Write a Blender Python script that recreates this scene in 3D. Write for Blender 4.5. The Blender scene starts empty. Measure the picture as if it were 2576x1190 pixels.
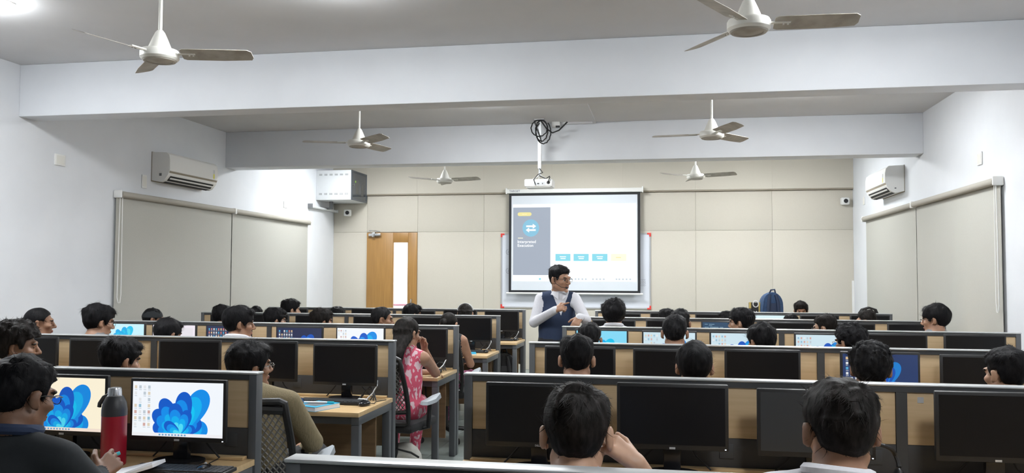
import bpy, bmesh, math, random
import numpy as np
from mathutils import Vector, Matrix

# ------------------------------------------------------------------ camera, world, exposure
scene = bpy.context.scene
C = scene.collection
EYE = 1.575
YAW, PITCH, ROLL = math.radians(10.263), math.radians(2.646), math.radians(0.2328)
cam_d = bpy.data.cameras.new('camera')
cam = bpy.data.objects.new('camera', cam_d); C.objects.link(cam)
fh = Vector((-math.sin(YAW), math.cos(YAW), 0)); rt = Vector((math.cos(YAW), math.sin(YAW), 0)); zz = Vector((0, 0, 1))
fwd = math.cos(PITCH) * fh + math.sin(PITCH) * zz
upv = -math.sin(PITCH) * fh + math.cos(PITCH) * zz
cr = math.cos(ROLL) * rt + math.sin(ROLL) * upv
cu = -math.sin(ROLL) * rt + math.cos(ROLL) * upv
cam.matrix_world = Matrix(((cr.x, cu.x, -fwd.x, 0), (cr.y, cu.y, -fwd.y, 0), (cr.z, cu.z, -fwd.z, EYE), (0, 0, 0, 1)))
cam_d.sensor_width = 36.0
cam_d.lens = 2140.0 / 2576.0 * 36.0
cam_d.clip_start = 0.05; cam_d.clip_end = 200
scene.camera = cam

world = bpy.data.worlds.new('world'); scene.world = world
world.use_nodes = True
world.node_tree.nodes['Background'].inputs[0].default_value = (1.0, 0.98, 0.95, 1)
world.node_tree.nodes['Background'].inputs[1].default_value = 3.0

scene.view_settings.view_transform = 'Standard'
scene.view_settings.look = 'None'
scene.view_settings.gamma = 1.0
scene.view_settings.use_curve_mapping = False
scene.view_settings.exposure = 0.0
PANEL_E = 63.0            # radiance of each ceiling LED fixture

rnd = random.Random(7)
PI = math.pi

# room (metres): camera stands at the origin and looks along +Y
XWL, XWR = -5.79, 2.93
ZC, ZB = 3.479, 3.004
YW, YBACK = 14.26, -3.2
BEAMS = ((6.76, 7.005), (10.45, 10.76), (3.07, 3.31))
ROW_L = {1: 3.619, 2: 5.577, 3: 7.37, 4: 9.30, 5: 11.044}
ROW_R = {0: 1.9635, 1: 3.80, 2: 5.66, 3: 7.497, 4: 9.262, 5: 11.033}
LX0, LX1, LDIV = -5.41, -1.815, -3.60
RX0, RX1, RDIV = -0.90, 2.77, 0.955
PT = 1.135               # partition top
DT = 0.75                # desk top
SEAT_R = (-0.543, 0.022, 0.585, 1.265, 1.83, 2.40)
SEAT_L = (-2.10, -2.66, -3.22, -3.92, -4.46, -4.98)

# ------------------------------------------------------------------ materials
def mat(name, col, rough=0.6, metal=0.0, spec=0.5, emit=None, estr=0.0, trans=0.0):
    m = bpy.data.materials.new(name); m.use_nodes = True
    b = m.node_tree.nodes['Principled BSDF']
    b.inputs['Base Color'].default_value = (*col, 1)
    b.inputs['Roughness'].default_value = rough
    b.inputs['Metallic'].default_value = metal
    b.inputs['Specular IOR Level'].default_value = spec
    if emit:
        b.inputs['Emission Color'].default_value = (*emit, 1)
        b.inputs['Emission Strength'].default_value = estr
    if trans:
        b.inputs['Transmission Weight'].default_value = trans
    return m
def nodes(m):
    return m.node_tree.nodes, m.node_tree.links, m.node_tree.nodes['Principled BSDF']
def noisy(name, col, col2, scale=(8, 8, 8), rough=0.6, detail=4, bump=0.0, metal=0.0, spec=0.5, lo=0.35, hi=0.65, obj=True):
    m = mat(name, col, rough, metal, spec)
    n, l, b = nodes(m)
    tc = n.new('ShaderNodeTexCoord'); mp = n.new('ShaderNodeMapping'); nz = n.new('ShaderNodeTexNoise'); cr_ = n.new('ShaderNodeValToRGB')
    mp.inputs['Scale'].default_value = scale
    nz.inputs['Scale'].default_value = 1.0; nz.inputs['Detail'].default_value = detail
    l.new(tc.outputs['Object'], mp.inputs['Vector']); l.new(mp.outputs['Vector'], nz.inputs['Vector'])
    cr_.color_ramp.elements[0].position = lo; cr_.color_ramp.elements[1].position = hi
    cr_.color_ramp.elements[0].color = (*col, 1); cr_.color_ramp.elements[1].color = (*col2, 1)
    l.new(nz.outputs['Fac'], cr_.inputs['Fac']); l.new(cr_.outputs['Color'], b.inputs['Base Color'])
    if bump:
        bp = n.new('ShaderNodeBump'); bp.inputs['Strength'].default_value = bump; bp.inputs['Distance'].default_value = 0.01
        l.new(nz.outputs['Fac'], bp.inputs['Height']); l.new(bp.outputs['Normal'], b.inputs['Normal'])
    return m
def wood(name, c1, c2, sc, rough=0.45):
    m = noisy(name, c1, c2, sc, rough, 6, 0.05, lo=0.3, hi=0.7)
    return m
def emis(name, col, s):
    m = mat(name, (0.02, 0.02, 0.02), 0.25, emit=col, estr=s)
    return m

M = {}
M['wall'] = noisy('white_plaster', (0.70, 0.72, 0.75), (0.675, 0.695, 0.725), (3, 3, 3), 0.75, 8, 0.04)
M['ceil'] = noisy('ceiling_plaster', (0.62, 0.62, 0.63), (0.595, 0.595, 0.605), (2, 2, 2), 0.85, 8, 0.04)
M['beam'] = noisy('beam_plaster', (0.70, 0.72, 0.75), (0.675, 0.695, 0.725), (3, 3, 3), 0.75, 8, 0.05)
M['panel'] = noisy('beige_fabric_panel', (0.575, 0.54, 0.465), (0.565, 0.53, 0.455), (60, 60, 60), 0.85, 4, 0.02)
M['joint'] = mat('panel_joint_backing', (0.55, 0.51, 0.43), 0.9)
M['trimb'] = mat('brown_trim', (0.30, 0.26, 0.20), 0.7)
M['floor'] = noisy('pale_vitrified_tile', (0.33, 0.37, 0.355), (0.28, 0.32, 0.305), (2, 2, 2), 0.25, 5)
M['grout'] = mat('tile_grout', (0.25, 0.27, 0.26), 0.9)
M['wood'] = wood('oak_laminate', (0.56, 0.415, 0.25), (0.485, 0.355, 0.205), (3, 60, 60))
M['desk'] = wood('desk_laminate', (0.62, 0.44, 0.235), (0.52, 0.36, 0.185), (3, 50, 50), 0.35)
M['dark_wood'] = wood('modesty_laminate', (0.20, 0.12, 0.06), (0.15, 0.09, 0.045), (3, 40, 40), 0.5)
M['door'] = wood('door_veneer', (0.40, 0.215, 0.062), (0.31, 0.16, 0.045), (45, 45, 2.0), 0.4)
M['frame'] = mat('charcoal_powder_coat', (0.046, 0.048, 0.051), 0.5)
M['frame_l'] = mat('grey_powder_coat', (0.088, 0.094, 0.102), 0.45)
M['cap'] = mat('satin_aluminium', (0.60, 0.61, 0.62), 0.32, 0.55)
M['raceway'] = mat('raceway_grey', (0.042, 0.041, 0.042), 0.55)
M['black'] = mat('black_plastic', (0.012, 0.012, 0.013), 0.45)
M['black_s'] = mat('glossy_black_plastic', (0.010, 0.010, 0.012), 0.2)
M['rubber'] = mat('black_rubber', (0.014, 0.014, 0.015), 0.7)
M['screen_off'] = mat('dark_screen', (0.008, 0.008, 0.009), 0.28, spec=0.2)
M['screen_off2'] = mat('dark_screen_painted_reflection', (0.022, 0.026, 0.030), 0.38, spec=0.6)  # lighter bluish base colour paints in a reflection on one switched-off monitor
M['white_pl'] = mat('white_plastic', (0.78, 0.78, 0.76), 0.4)
M['ivory'] = mat('ivory_enamel', (0.74, 0.73, 0.68), 0.35)
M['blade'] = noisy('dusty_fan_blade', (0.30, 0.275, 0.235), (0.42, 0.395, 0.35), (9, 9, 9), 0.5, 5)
M['chrome'] = mat('brushed_steel', (0.62, 0.63, 0.65), 0.25, 1.0)
M['silver'] = mat('silver_plastic', (0.55, 0.56, 0.57), 0.35, 0.3)
M['blind'] = noisy('roller_blind_fabric', (0.44, 0.435, 0.395), (0.42, 0.415, 0.375), (160, 160, 160), 0.9, 3, 0.03)
M['tube'] = noisy('blind_roll_fabric', (0.40, 0.38, 0.33), (0.36, 0.34, 0.295), (150, 150, 150), 0.85, 3)
M['rack'] = mat('light_grey_steel', (0.63, 0.65, 0.66), 0.4)
M['smoke'] = mat('smoked_glass', (0.035, 0.045, 0.06), 0.08, spec=0.8)
M['slot'] = mat('dark_slot', (0.16, 0.165, 0.17), 0.8)
M['vent'] = mat('vent_dark', (0.01, 0.01, 0.01), 0.7)
M['yellow'] = mat('energy_label_yellow', (0.75, 0.70, 0.12), 0.5)
M['red'] = mat('red_corner', (0.72, 0.05, 0.04), 0.4)
M['wb'] = mat('whiteboard_enamel', (0.70, 0.73, 0.80), 0.18)
M['ink'] = mat('marker_ink', (0.16, 0.17, 0.22), 0.5)
M['alu'] = mat('anodised_aluminium', (0.62, 0.63, 0.65), 0.35, 0.7)
M['sheet'] = mat('projection_fabric', (0.66, 0.70, 0.75), 0.8)
M['sheet_b'] = mat('screen_black_border', (0.012, 0.013, 0.016), 0.7)
M['led'] = mat('led_diffuser', (0.9, 0.9, 0.9), 0.5, emit=(0.95, 0.98, 1.0), estr=PANEL_E)
M['bottle_r'] = mat('red_enamel_bottle', (0.33, 0.008, 0.022), 0.32)
M['bottle_g'] = mat('charcoal_bottle_cap', (0.035, 0.036, 0.04), 0.4)
M['paper'] = mat('white_paper', (0.78, 0.78, 0.80), 0.7)
M['cyan'] = mat('cyan_book_cover', (0.05, 0.42, 0.66), 0.35)
M['teal'] = mat('teal_plastic', (0.03, 0.45, 0.55), 0.3)
M['navy'] = noisy('navy_nylon', (0.035, 0.085, 0.19), (0.025, 0.06, 0.145), (30, 30, 30), 0.7, 4, 0.1)
M['navyd'] = mat('dark_navy_nylon', (0.015, 0.03, 0.075), 0.7)
M['bag_y'] = mat('mustard_trim', (0.48, 0.36, 0.10), 0.6)
M['bag_k'] = mat('black_nylon', (0.016, 0.015, 0.016), 0.65)
M['cloth_w'] = noisy('offwhite_cotton', (0.66, 0.65, 0.60), (0.50, 0.49, 0.45), (14, 14, 14), 0.85, 4, 0.3)
M['mesh'] = mat('grey_chair_mesh', (0.13, 0.125, 0.115), 0.7)
M['armpad'] = mat('grey_arm_pad', (0.36, 0.39, 0.42), 0.35)
M['seat'] = noisy('black_seat_fabric', (0.018, 0.018, 0.02), (0.012, 0.012, 0.013), (80, 80, 80), 0.85, 2)
# people
SK = {'a': (0.37, 0.20, 0.125), 'b': (0.28, 0.145, 0.085), 'c': (0.20, 0.10, 0.058), 'd': (0.44, 0.26, 0.17)}
for k, c in SK.items():
    m = noisy('skin_' + k, c, tuple(v * 0.88 for v in c), (25, 25, 25), 0.5, 4)
    nodes(m)[2].inputs['Subsurface Weight'].default_value = 0.12
    nodes(m)[2].inputs['Subsurface Radius'].default_value = (0.02, 0.008, 0.004)
    M['skin_' + k] = m
M['eye_w'] = mat('eye_white', (0.40, 0.36, 0.33), 0.3)
M['iris'] = mat('dark_iris_and_brow', (0.012, 0.009, 0.007), 0.5)
M['lip'] = mat('lip', (0.27, 0.11, 0.085), 0.45)
def hairmat(name, c, c2):
    m = noisy(name, c, c2, (60, 60, 22), 0.58, 6, 0.35, spec=0.12, lo=0.4, hi=0.7)
    return m
M['hair'] = hairmat('black_hair', (0.004, 0.004, 0.005), (0.012, 0.011, 0.012))
M['hair_b'] = hairmat('brown_black_hair', (0.007, 0.006, 0.005), (0.021, 0.017, 0.016))
M['hair_g'] = hairmat('greying_dark_hair', (0.005, 0.005, 0.006), (0.020, 0.019, 0.020))
for n_, c_ in dict(dark=(0.014, 0.017, 0.02), charcoal=(0.03, 0.032, 0.034), white=(0.64, 0.64, 0.68), ltblue=(0.42, 0.50, 0.66), navyc=(0.018, 0.032, 0.075),
                   maroon=(0.11, 0.02, 0.03), olive=(0.10, 0.10, 0.06), grey=(0.20, 0.20, 0.21), greenk=(0.035, 0.05, 0.045), denim=(0.03, 0.045, 0.085), trouser=(0.02, 0.02, 0.022), shoe=(0.015, 0.014, 0.013), teal=(0.03, 0.10, 0.12), cream=(0.55, 0.50, 0.40)).items():
    M['c_' + n_] = noisy('cloth_' + n_, c_, tuple(v * 0.93 for v in c_), (90, 90, 90), 0.85, 3, 0.03)
M['c_khaki'] = noisy('khaki_knit', (0.235, 0.19, 0.11), (0.185, 0.15, 0.085), (220, 220, 30), 0.9, 3, 0.25)
def pattern(name, c1, c2, scale):
    m = mat(name, c1, 0.85); n, l, b = nodes(m)
    tc = n.new('ShaderNodeTexCoord'); v = n.new('ShaderNodeTexVoronoi'); r = n.new('ShaderNodeValToRGB')
    v.feature = 'DISTANCE_TO_EDGE'; v.inputs['Scale'].default_value = scale; v.inputs['Randomness'].default_value = 1.0
    mp = n.new('ShaderNodeMapping'); mp.inputs['Scale'].default_value = (1.4, 1.4, 0.75); mp.inputs['Rotation'].default_value = (0.3, 0.5, 0.2)
    l.new(tc.outputs['Object'], mp.inputs['Vector']); nz = n.new('ShaderNodeTexNoise'); nz.inputs['Scale'].default_value = scale * 1.6; ad = n.new('ShaderNodeMixRGB'); ad.blend_type = 'LINEAR_LIGHT'; ad.inputs[0].default_value = 0.035
    l.new(mp.outputs['Vector'], nz.inputs['Vector']); l.new(mp.outputs['Vector'], ad.inputs[1]); l.new(nz.outputs['Color'], ad.inputs[2]); l.new(ad.outputs['Color'], v.inputs['Vector'])
    r.color_ramp.elements[0].position = 0.15; r.color_ramp.elements[1].position = 0.18
    r.color_ramp.elements[0].color = (*c1, 1); r.color_ramp.elements[1].color = (*c2, 1)
    l.new(v.outputs['Distance'], r.inputs['Fac']); l.new(r.outputs['Color'], b.inputs['Base Color'])
    return m
M['c_pink'] = pattern('pink_leaf_print', (0.52, 0.075, 0.13), (0.62, 0.44, 0.48), 15)
M['c_plaid'] = pattern('magenta_check_print', (0.16, 0.02, 0.07), (0.35, 0.12, 0.22), 30)
M['glass_frame'] = mat('dark_spectacle_frame', (0.012, 0.011, 0.012), 0.3)
M['glass_metal'] = mat('metal_spectacle_frame', (0.35, 0.34, 0.33), 0.25, 0.9)

# transparent door pane
mg = bpy.data.materials.new('clear_pane'); mg.use_nodes = True
nt = mg.node_tree; nt.nodes.remove(nt.nodes['Principled BSDF'])
tb = nt.nodes.new('ShaderNodeBsdfTransparent'); gb = nt.nodes.new('ShaderNodeBsdfGlossy'); mx = nt.nodes.new('ShaderNodeMixShader')
gb.inputs['Roughness'].default_value = 0.03; mx.inputs[0].default_value = 0.06
nt.links.new(tb.outputs[0], mx.inputs[1]); nt.links.new(gb.outputs[0], mx.inputs[2]); nt.links.new(mx.outputs[0], nt.nodes['Material Output'].inputs[0])
M['pane'] = mg

# ------------------------------------------------------------------ mesh helpers
class MB:
    def __init__(s): s.v = []; s.f = []; s.m = []; s.mi = 0
    def add(s, vs, fs):
        o = len(s.v); s.v.extend([tuple(v) for v in vs])
        for f in fs: s.f.append(tuple(i + o for i in f)); s.m.append(s.mi)
        return s
    def box(s, c, d, R=None, bev=0.0):
        x, y, z = d[0] / 2, d[1] / 2, d[2] / 2
        if bev > 0:
            bm = bmesh.new(); bmesh.ops.create_cube(bm, size=1.0)
            for v in bm.verts: v.co = Vector((v.co.x * d[0], v.co.y * d[1], v.co.z * d[2]))
            bmesh.ops.bevel(bm, geom=list(bm.edges), offset=bev, segments=2, profile=0.5, affect='EDGES')
            bm.verts.index_update()
            vs = [v.co.copy() for v in bm.verts]; fs = [[v.index for v in f.verts] for f in bm.faces]; bm.free()
        else:
            vs = [Vector(p) for p in ((-x, -y, -z), (x, -y, -z), (x, y, -z), (-x, y, -z), (-x, -y, z), (x, -y, z), (x, y, z), (-x, y, z))]
            fs = [(0, 3, 2, 1), (4, 5, 6, 7), (0, 1, 5, 4), (1, 2, 6, 5), (2, 3, 7, 6), (3, 0, 4, 7)]
        c = Vector(c)
        if R is not None: vs = [R @ v for v in vs]
        return s.add([v + c for v in vs], fs)
    def b2(s, x0, x1, y0, y1, z0, z1, bev=0.0):
        return s.box(((x0 + x1) / 2, (y0 + y1) / 2, (z0 + z1) / 2), (abs(x1 - x0), abs(y1 - y0), abs(z1 - z0)), bev=bev)
    def cone(s, a, b, ra, rb, n=16):
        a, b = Vector(a), Vector(b); d = (b - a).normalized()
        u = d.orthogonal().normalized(); w = d.cross(u)
        vs = []
        for p, r in ((a, ra), (b, rb)):
            for i in range(n):
                t = 2 * PI * i / n; vs.append(p + (u * math.cos(t) + w * math.sin(t)) * r)
        fs = [(i, (i + 1) % n, n + (i + 1) % n, n + i) for i in range(n)]
        fs += [tuple(range(n - 1, -1, -1)), tuple(range(n, 2 * n))]
        return s.add(vs, fs)
    def tube(s, pts, r, n=8, closed=False, taper=None):
        pts = [Vector(p) for p in pts]; N = len(pts); rings = []; u = None
        for i, p in enumerate(pts):
            a = pts[(i - 1) % N] if (i > 0 or closed) else p; b = pts[(i + 1) % N] if (i < N - 1 or closed) else p
            d = (b - a).normalized()
            if u is None: u = d.orthogonal().normalized()
            u = (u - d * u.dot(d))
            u = u.normalized() if u.length > 1e-6 else d.orthogonal().normalized()
            w = d.cross(u); rr = r if taper is None else r * taper[i]
            rings.append([p + (u * math.cos(2 * PI * k / n) + w * math.sin(2 * PI * k / n)) * rr for k in range(n)])
        vs = [v for rg in rings for v in rg]; fs = []
        for i in range(N if closed else N - 1):
            j = (i + 1) % N
            for k in range(n): fs.append((i * n + k, i * n + (k + 1) % n, j * n + (k + 1) % n, j * n + k))
        if not closed: fs += [tuple(range(n - 1, -1, -1)), tuple((N - 1) * n + k for k in range(n))]
        return s.add(vs, fs)
    def lathe(s, prof, c=(0, 0, 0), n=32):
        c = Vector(c); vs = []
        for r, z in prof:
            for i in range(n): vs.append(c + Vector((r * math.cos(2 * PI * i / n), r * math.sin(2 * PI * i / n), z)))
        fs = []
        for j in range(len(prof) - 1):
            for i in range(n): fs.append((j * n + i, j * n + (i + 1) % n, (j + 1) * n + (i + 1) % n, (j + 1) * n + i))
        fs += [tuple(range(n - 1, -1, -1)), tuple((len(prof) - 1) * n + i for i in range(n))]
        return s.add(vs, fs)
    def prism(s, poly, f0, f1):
        """poly: list of 2D points; f0/f1 map a 2D point to 3D for both ends"""
        n = len(poly); vs = [Vector(f0(*p)) for p in poly] + [Vector(f1(*p)) for p in poly]
        fs = [tuple(range(n - 1, -1, -1)), tuple(range(n, 2 * n))] + [(i, (i + 1) % n, n + (i + 1) % n, n + i) for i in range(n)]
        return s.add(vs, fs)
    def ell(s, c, r, n=16, m=10, R=None):
        c = Vector(c); vs = []; fs = []
        for j in range(m + 1):
            ph = PI * j / m
            for i in range(n):
                t = 2 * PI * i / n
                p = Vector((r[0] * math.sin(ph) * math.cos(t), r[1] * math.sin(ph) * math.sin(t), r[2] * math.cos(ph)))
                vs.append((R @ p if R is not None else p) + c)
        for j in range(m):
            for i in range(n): fs.append((j * n + i, (j + 1) * n + i, (j + 1) * n + (i + 1) % n, j * n + (i + 1) % n))
        return s.add(vs, fs)
    def mesh(s, name, smooth=True):
        me = bpy.data.meshes.new(name); me.from_pydata(s.v, [], s.f)
        bm = bmesh.new(); bm.from_mesh(me); bmesh.ops.recalc_face_normals(bm, faces=bm.faces); bm.to_mesh(me); bm.free()
        if any(s.m): me.polygons.foreach_set('material_index', s.m)
        if smooth:
            me.polygons.foreach_set('use_smooth', [True] * len(me.polygons))
            try: me.set_sharp_from_angle(angle=math.radians(38))
            except Exception: pass
        return me

def obj(name, me, mats, parent=None, loc=(0, 0, 0), rot=(0, 0, 0)):
    if isinstance(me, MB): me = me.mesh(name)
    if mats is not None and len(me.materials) == 0:
        for m in (mats if isinstance(mats, (list, tuple)) else [mats]): me.materials.append(M[m] if isinstance(m, str) else m)
    o = bpy.data.objects.new(name, me); C.objects.link(o)
    o.location = loc; o.rotation_euler = rot
    if parent is not None: o.parent = parent
    return o
def empty(name, label, cat, loc=(0, 0, 0), rotz=0, group=None):
    o = bpy.data.objects.new(name, None); C.objects.link(o); o.location = loc; o.rotation_euler = (0, 0, rotz)
    o.empty_display_size = 0.1
    return tag(o, label, cat, group)
def tag(o, label, cat, group=None):
    o['label'] = label; o['category'] = cat
    if group: o['group'] = group
    return o
def struct(name, me, mats, label=None, cat=None):
    o = obj(name, me, mats); o['kind'] = 'structure'
    if label: tag(o, label, cat)
    return o
def text_mesh(s, size, depth=0.0005, align='LEFT'):
    cu_ = bpy.data.curves.new('lettering', 'FONT'); cu_.body = s; cu_.size = size; cu_.extrude = depth; cu_.align_x = align; cu_.resolution_u = 2; cu_.offset = size * 0.012
    o = bpy.data.objects.new('lettering', cu_); C.objects.link(o)
    dg = bpy.context.evaluated_depsgraph_get(); me = bpy.data.meshes.new_from_object(o.evaluated_get(dg))
    bpy.data.objects.remove(o); bpy.data.curves.remove(cu_)
    return me
XZ = (PI / 2, 0, 0)      # text standing upright facing -Y
ORD = {1: 'first', 2: 'second', 3: 'third', 4: 'fourth', 5: 'fifth', 6: 'sixth'}

# ------------------------------------------------------------------ room shell
T = 0.15
ftile = []
fl = struct('floor', MB().b2(XWL - T, XWR + T, YBACK - T, YW + T + 3.0, -0.12, -0.004), 'grout', 'pale grey-green tiled floor of the computer lab', 'floor')
tile_me = MB().b2(-0.298, 0.298, -0.298, 0.298, -0.004, 0.0).mesh('tile'); tile_me.materials.append(M['floor'])
yy = YBACK + 0.3
for i in range(14):                       # tiles seen in the aisle are pieces of their own, the rest one part
    for j in range(4):
        obj('tile', tile_me, None, fl, (-2.34 + j * 0.6, 2.8 + i * 0.6, 0))
rest = MB()
for i in range(int((YW - YBACK) / 0.6) + 1):
    for j in range(-6, 10):
        x, y = -2.34 + j * 0.6, YBACK + 0.3 + i * 0.6
        if 0 <= j <= 3 and 2.49 < y < 10.91: continue
        rest.b2(max(x - 0.298, XWL), min(x + 0.298, XWR), y - 0.298, min(y + 0.298, YW), -0.004, 0.0) if x - 0.298 < XWR and x + 0.298 > XWL else None
ro = obj('tile_field', rest, 'floor', fl); ro['kind'] = 'stuff'
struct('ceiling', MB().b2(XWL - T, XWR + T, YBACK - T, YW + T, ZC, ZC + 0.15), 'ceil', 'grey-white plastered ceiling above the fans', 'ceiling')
struct('wall_left', MB().b2(XWL - T, XWL, YBACK - T, YW + T, 0, ZC), 'wall', 'white plastered left wall with covered windows', 'wall')
struct('wall_right', MB().b2(XWR, XWR + T, YBACK - T, YW + T, 0, ZC), 'wall', 'white plastered right wall with covered windows', 'wall')
struct('wall_back', MB().b2(XWL, XWR, YBACK - T, YBACK, 0, ZC), 'wall', 'white plastered wall behind the camera', 'wall')
BL = ['deep white ceiling beam nearest the camera above the desks', 'deep white ceiling beam behind the projector pole', 'deep white ceiling beam above the camera, out of view']
for (y0, y1), lb in zip(BEAMS, BL):
    struct('ceiling_beam', MB().b2(XWL, XWR, y0, y1, ZB, ZC, bev=0.006), 'beam', lb, 'beam')
# front wall with door opening
DX0, DX1, DZ = -5.167, -4.247, 2.322
wf = MB(); wf.b2(XWL, DX0, YW, YW + T, 0, ZC); wf.b2(DX1, XWR, YW, YW + T, 0, ZC); wf.b2(DX0, DX1, YW, YW + T, DZ, ZC)
wallf = struct('wall_front', wf, 'joint', 'beige panelled front wall behind screen and door', 'wall')
PD = 0.018
xs = [XWL, DX0, DX1, -3.07, -1.886, -0.70, 0.481, 1.69, XWR]
def wpanel(x0, x1, z0, z1, m='panel'):
    g = 0.0014
    obj('panel', MB().b2(x0 + g, x1 - g, YW - PD, YW - 0.0005, z0 + g, z1 - g, bev=0.0015), m, wallf)
for a, b in zip(xs[:-1], xs[1:]):
    wpanel(a, b, 2.33, 2.972)
    if a != DX0: wpanel(a, b, 0.0, 2.33)
for a, b in zip(xs[:-1], xs[1:]):         # projecting upper band
    obj('bulkhead_panel', MB().b2(a + 0.0005, b - 0.0005, YW - 0.075, YW - 0.0005, 2.995, ZC - 0.001), 'panel', wallf)
obj('shadow_trim', MB().b2(XWL, XWR, YW - 0.068, YW - 0.0005, 2.973, 2.994), 'trimb', wallf)
obj('corner_conduit', MB().b2(XWR - 0.035, XWR - 0.002, YW - 0.05, YW - 0.019, 0.2, 1.52), 'white_pl', wallf)

# door
door = empty('door_1', 'brown wooden door with narrow bright glass strip and steel closer', 'door', (DX0, YW - 0.035, 0)); door['kind'] = 'structure'
dw = DX1 - DX0
def dpart(n, x0, x1, z0, z1, m='door', y0=0.0, y1=0.04): return obj(n, MB().b2(x0, x1, y0, y1, z0, z1, bev=0.002), m, door)
gx0, gx1, gz0, gz1 = 0.483, 0.757, 0.55, 2.155
dpart('door_plank', 0.003, gx0 - 0.002, 0.008, DZ - 0.004)
dpart('door_plank', gx1 + 0.002, dw - 0.003, 0.008, DZ - 0.004)
dpart('door_rail', gx0, gx1, gz1 + 0.0, DZ - 0.004); dpart('door_rail', gx0, gx1, 0.008, gz0)
dpart('glass_pane', gx0, gx1, gz0, gz1, 'pane', 0.017, 0.022)
gf = MB()
for a in ((gx0, gx0 + 0.008, gz0, gz1), (gx1 - 0.008, gx1, gz0, gz1), (gx0, gx1, gz1 - 0.008, gz1), (gx0, gx1, gz0, gz0 + 0.008)): gf.b2(a[0], a[1], 0.0, 0.04, a[2], a[3])
obj('glazing_bead', gf, 'door', door)
cl = obj('door_closer', MB().b2(0.05, 0.27, -0.06, -0.001, 2.255, 2.305, bev=0.008).b2(0.12, 0.17, -0.075, -0.001, 2.24, 2.325, bev=0.006), 'chrome', door)
obj('closer_arm', MB().tube([(0.1, -0.05, 2.31), (0.08, -0.09, 2.355), (0.19, -0.1, 2.345), (0.26, -0.045, 2.335)], 0.008), 'chrome', cl)
hd = obj('door_handle', MB().tube([(0.83, -0.002, 1.02), (0.83, -0.045, 1.02), (0.83, -0.055, 1.09), (0.83, -0.045, 1.16), (0.83, -0.002, 1.16)], 0.011), 'chrome', door)
# outside the door: balcony railing in daylight
rail = empty('balcony_railing', 'thin pinkish railing post seen through the door glass', 'railing', (-4.62, YW + 1.2, 0))
obj('post', MB().cone((0, 0, 0), (0, 0, 2.0), 0.022, 0.022), mat('railing_paint', (0.75, 0.55, 0.55), 0.5), rail)
obj('handrail', MB().cone((-1, 0, 1.02), (1.4, 0, 1.02), 0.02, 0.02), mat('railing_paint2', (0.6, 0.3, 0.45), 0.5), rail)

# ------------------------------------------------------------------ ceiling LED panels
def led(x, y, label, on=True):
    t = empty('led_panel', label, 'ceiling light', (x, y, ZC), group='square LED panels on the ceiling')
    s = 0.29
    obj('frame', MB().b2(-0.3, 0.3, -0.3, 0.3, -0.012, -0.0005, bev=0.003), 'white_pl', t)
    obj('diffuser', MB().b2(-s, s, -s, s, -0.075, -0.0125, bev=0.012), 'led' if on else 'white_pl', t)
led(-4.80, 4.90, 'lit square LED panel at the top left corner of the picture')
led(-2.1, 4.93, 'lit square LED panel at the top edge, right of the near-left fan')
led(1.35, 5.1, 'lit square LED panel above the front right desks, out of view')
led(-2.0, 8.62, 'lit square LED panel just behind the nearest beam')
led(1.35, 8.6, 'lit square LED panel behind the nearest beam toward the right wall')
led(-4.6, 12.4, 'lit square LED panel above the door, hidden by the second beam')
led(-1.4, 12.4, 'lit square LED panel above the projection screen, hidden by the beam')
led(1.35, 12.4, 'lit square LED panel by the right air conditioner, hidden by the beam')
led(1.35, 1.2, 'lit square LED panel behind the camera on the right')

# ------------------------------------------------------------------ ceiling fans
rod_me = MB().cone((0, 0, -0.36), (0, 0, -0.05), 0.0125, 0.0125, 16).mesh('rod'); rod_me.materials.append(M['ivory'])
can_me = MB().lathe([(0.055, -0.001), (0.052, -0.02), (0.03, -0.07), (0.018, -0.085)]).mesh('canopy'); can_me.materials.append(M['ivory'])
cup_me = MB().lathe([(0.018, -0.31), (0.03, -0.325), (0.05, -0.37), (0.072, -0.425), (0.074, -0.44)]).mesh('cup'); cup_me.materials.append(M['ivory'])
mot_me = MB().lathe([(0.06, -0.438), (0.115, -0.442), (0.122, -0.455), (0.122, -0.492), (0.114, -0.502), (0.108, -0.507)]).mesh('motor'); mot_me.materials.append(M['ivory'])
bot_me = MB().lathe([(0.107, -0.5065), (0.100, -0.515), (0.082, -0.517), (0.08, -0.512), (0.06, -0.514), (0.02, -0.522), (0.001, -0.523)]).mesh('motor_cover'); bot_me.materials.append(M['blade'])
def blade_mesh():
    P = [(0.14, -0.055), (0.16, -0.070), (0.40, -0.072), (0.575, -0.070), (0.598, -0.05), (0.60, 0.02), (0.585, 0.05), (0.40, 0.064), (0.16, 0.062), (0.14, 0.05)]
    R = Matrix.Rotation(math.radians(-17), 3, 'X')
    mb = MB(); mb.prism(P, lambda a, b: R @ Vector((a, b, -0.004)), lambda a, b: R @ Vector((a, b, -0.001)))
    return mb.mesh('blade', False)
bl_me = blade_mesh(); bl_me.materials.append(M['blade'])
br_me = MB().b2(0.11, 0.23, -0.02, 0.02, -0.004, 0.004, bev=0.002)
for px in (0.19, 0.215): br_me.cone((px, 0, -0.012), (px, 0, 0.006), 0.006, 0.006, 8)
br_me = br_me.mesh('bracket'); br_me.materials.append(M['ivory'])
def fan(x, y, a0, label):
    t = empty('ceiling_fan', label, 'fan', (x, y, ZC), math.radians(a0), 'three-blade ceiling fans')
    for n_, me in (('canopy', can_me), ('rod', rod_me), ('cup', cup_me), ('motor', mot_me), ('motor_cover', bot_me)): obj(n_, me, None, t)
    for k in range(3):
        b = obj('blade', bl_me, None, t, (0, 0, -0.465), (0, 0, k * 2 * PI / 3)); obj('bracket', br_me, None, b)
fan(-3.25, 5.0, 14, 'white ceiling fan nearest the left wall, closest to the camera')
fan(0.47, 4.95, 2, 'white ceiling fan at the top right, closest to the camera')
fan(-3.28, 8.75, -42, 'white ceiling fan between the two beams on the left')
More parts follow.
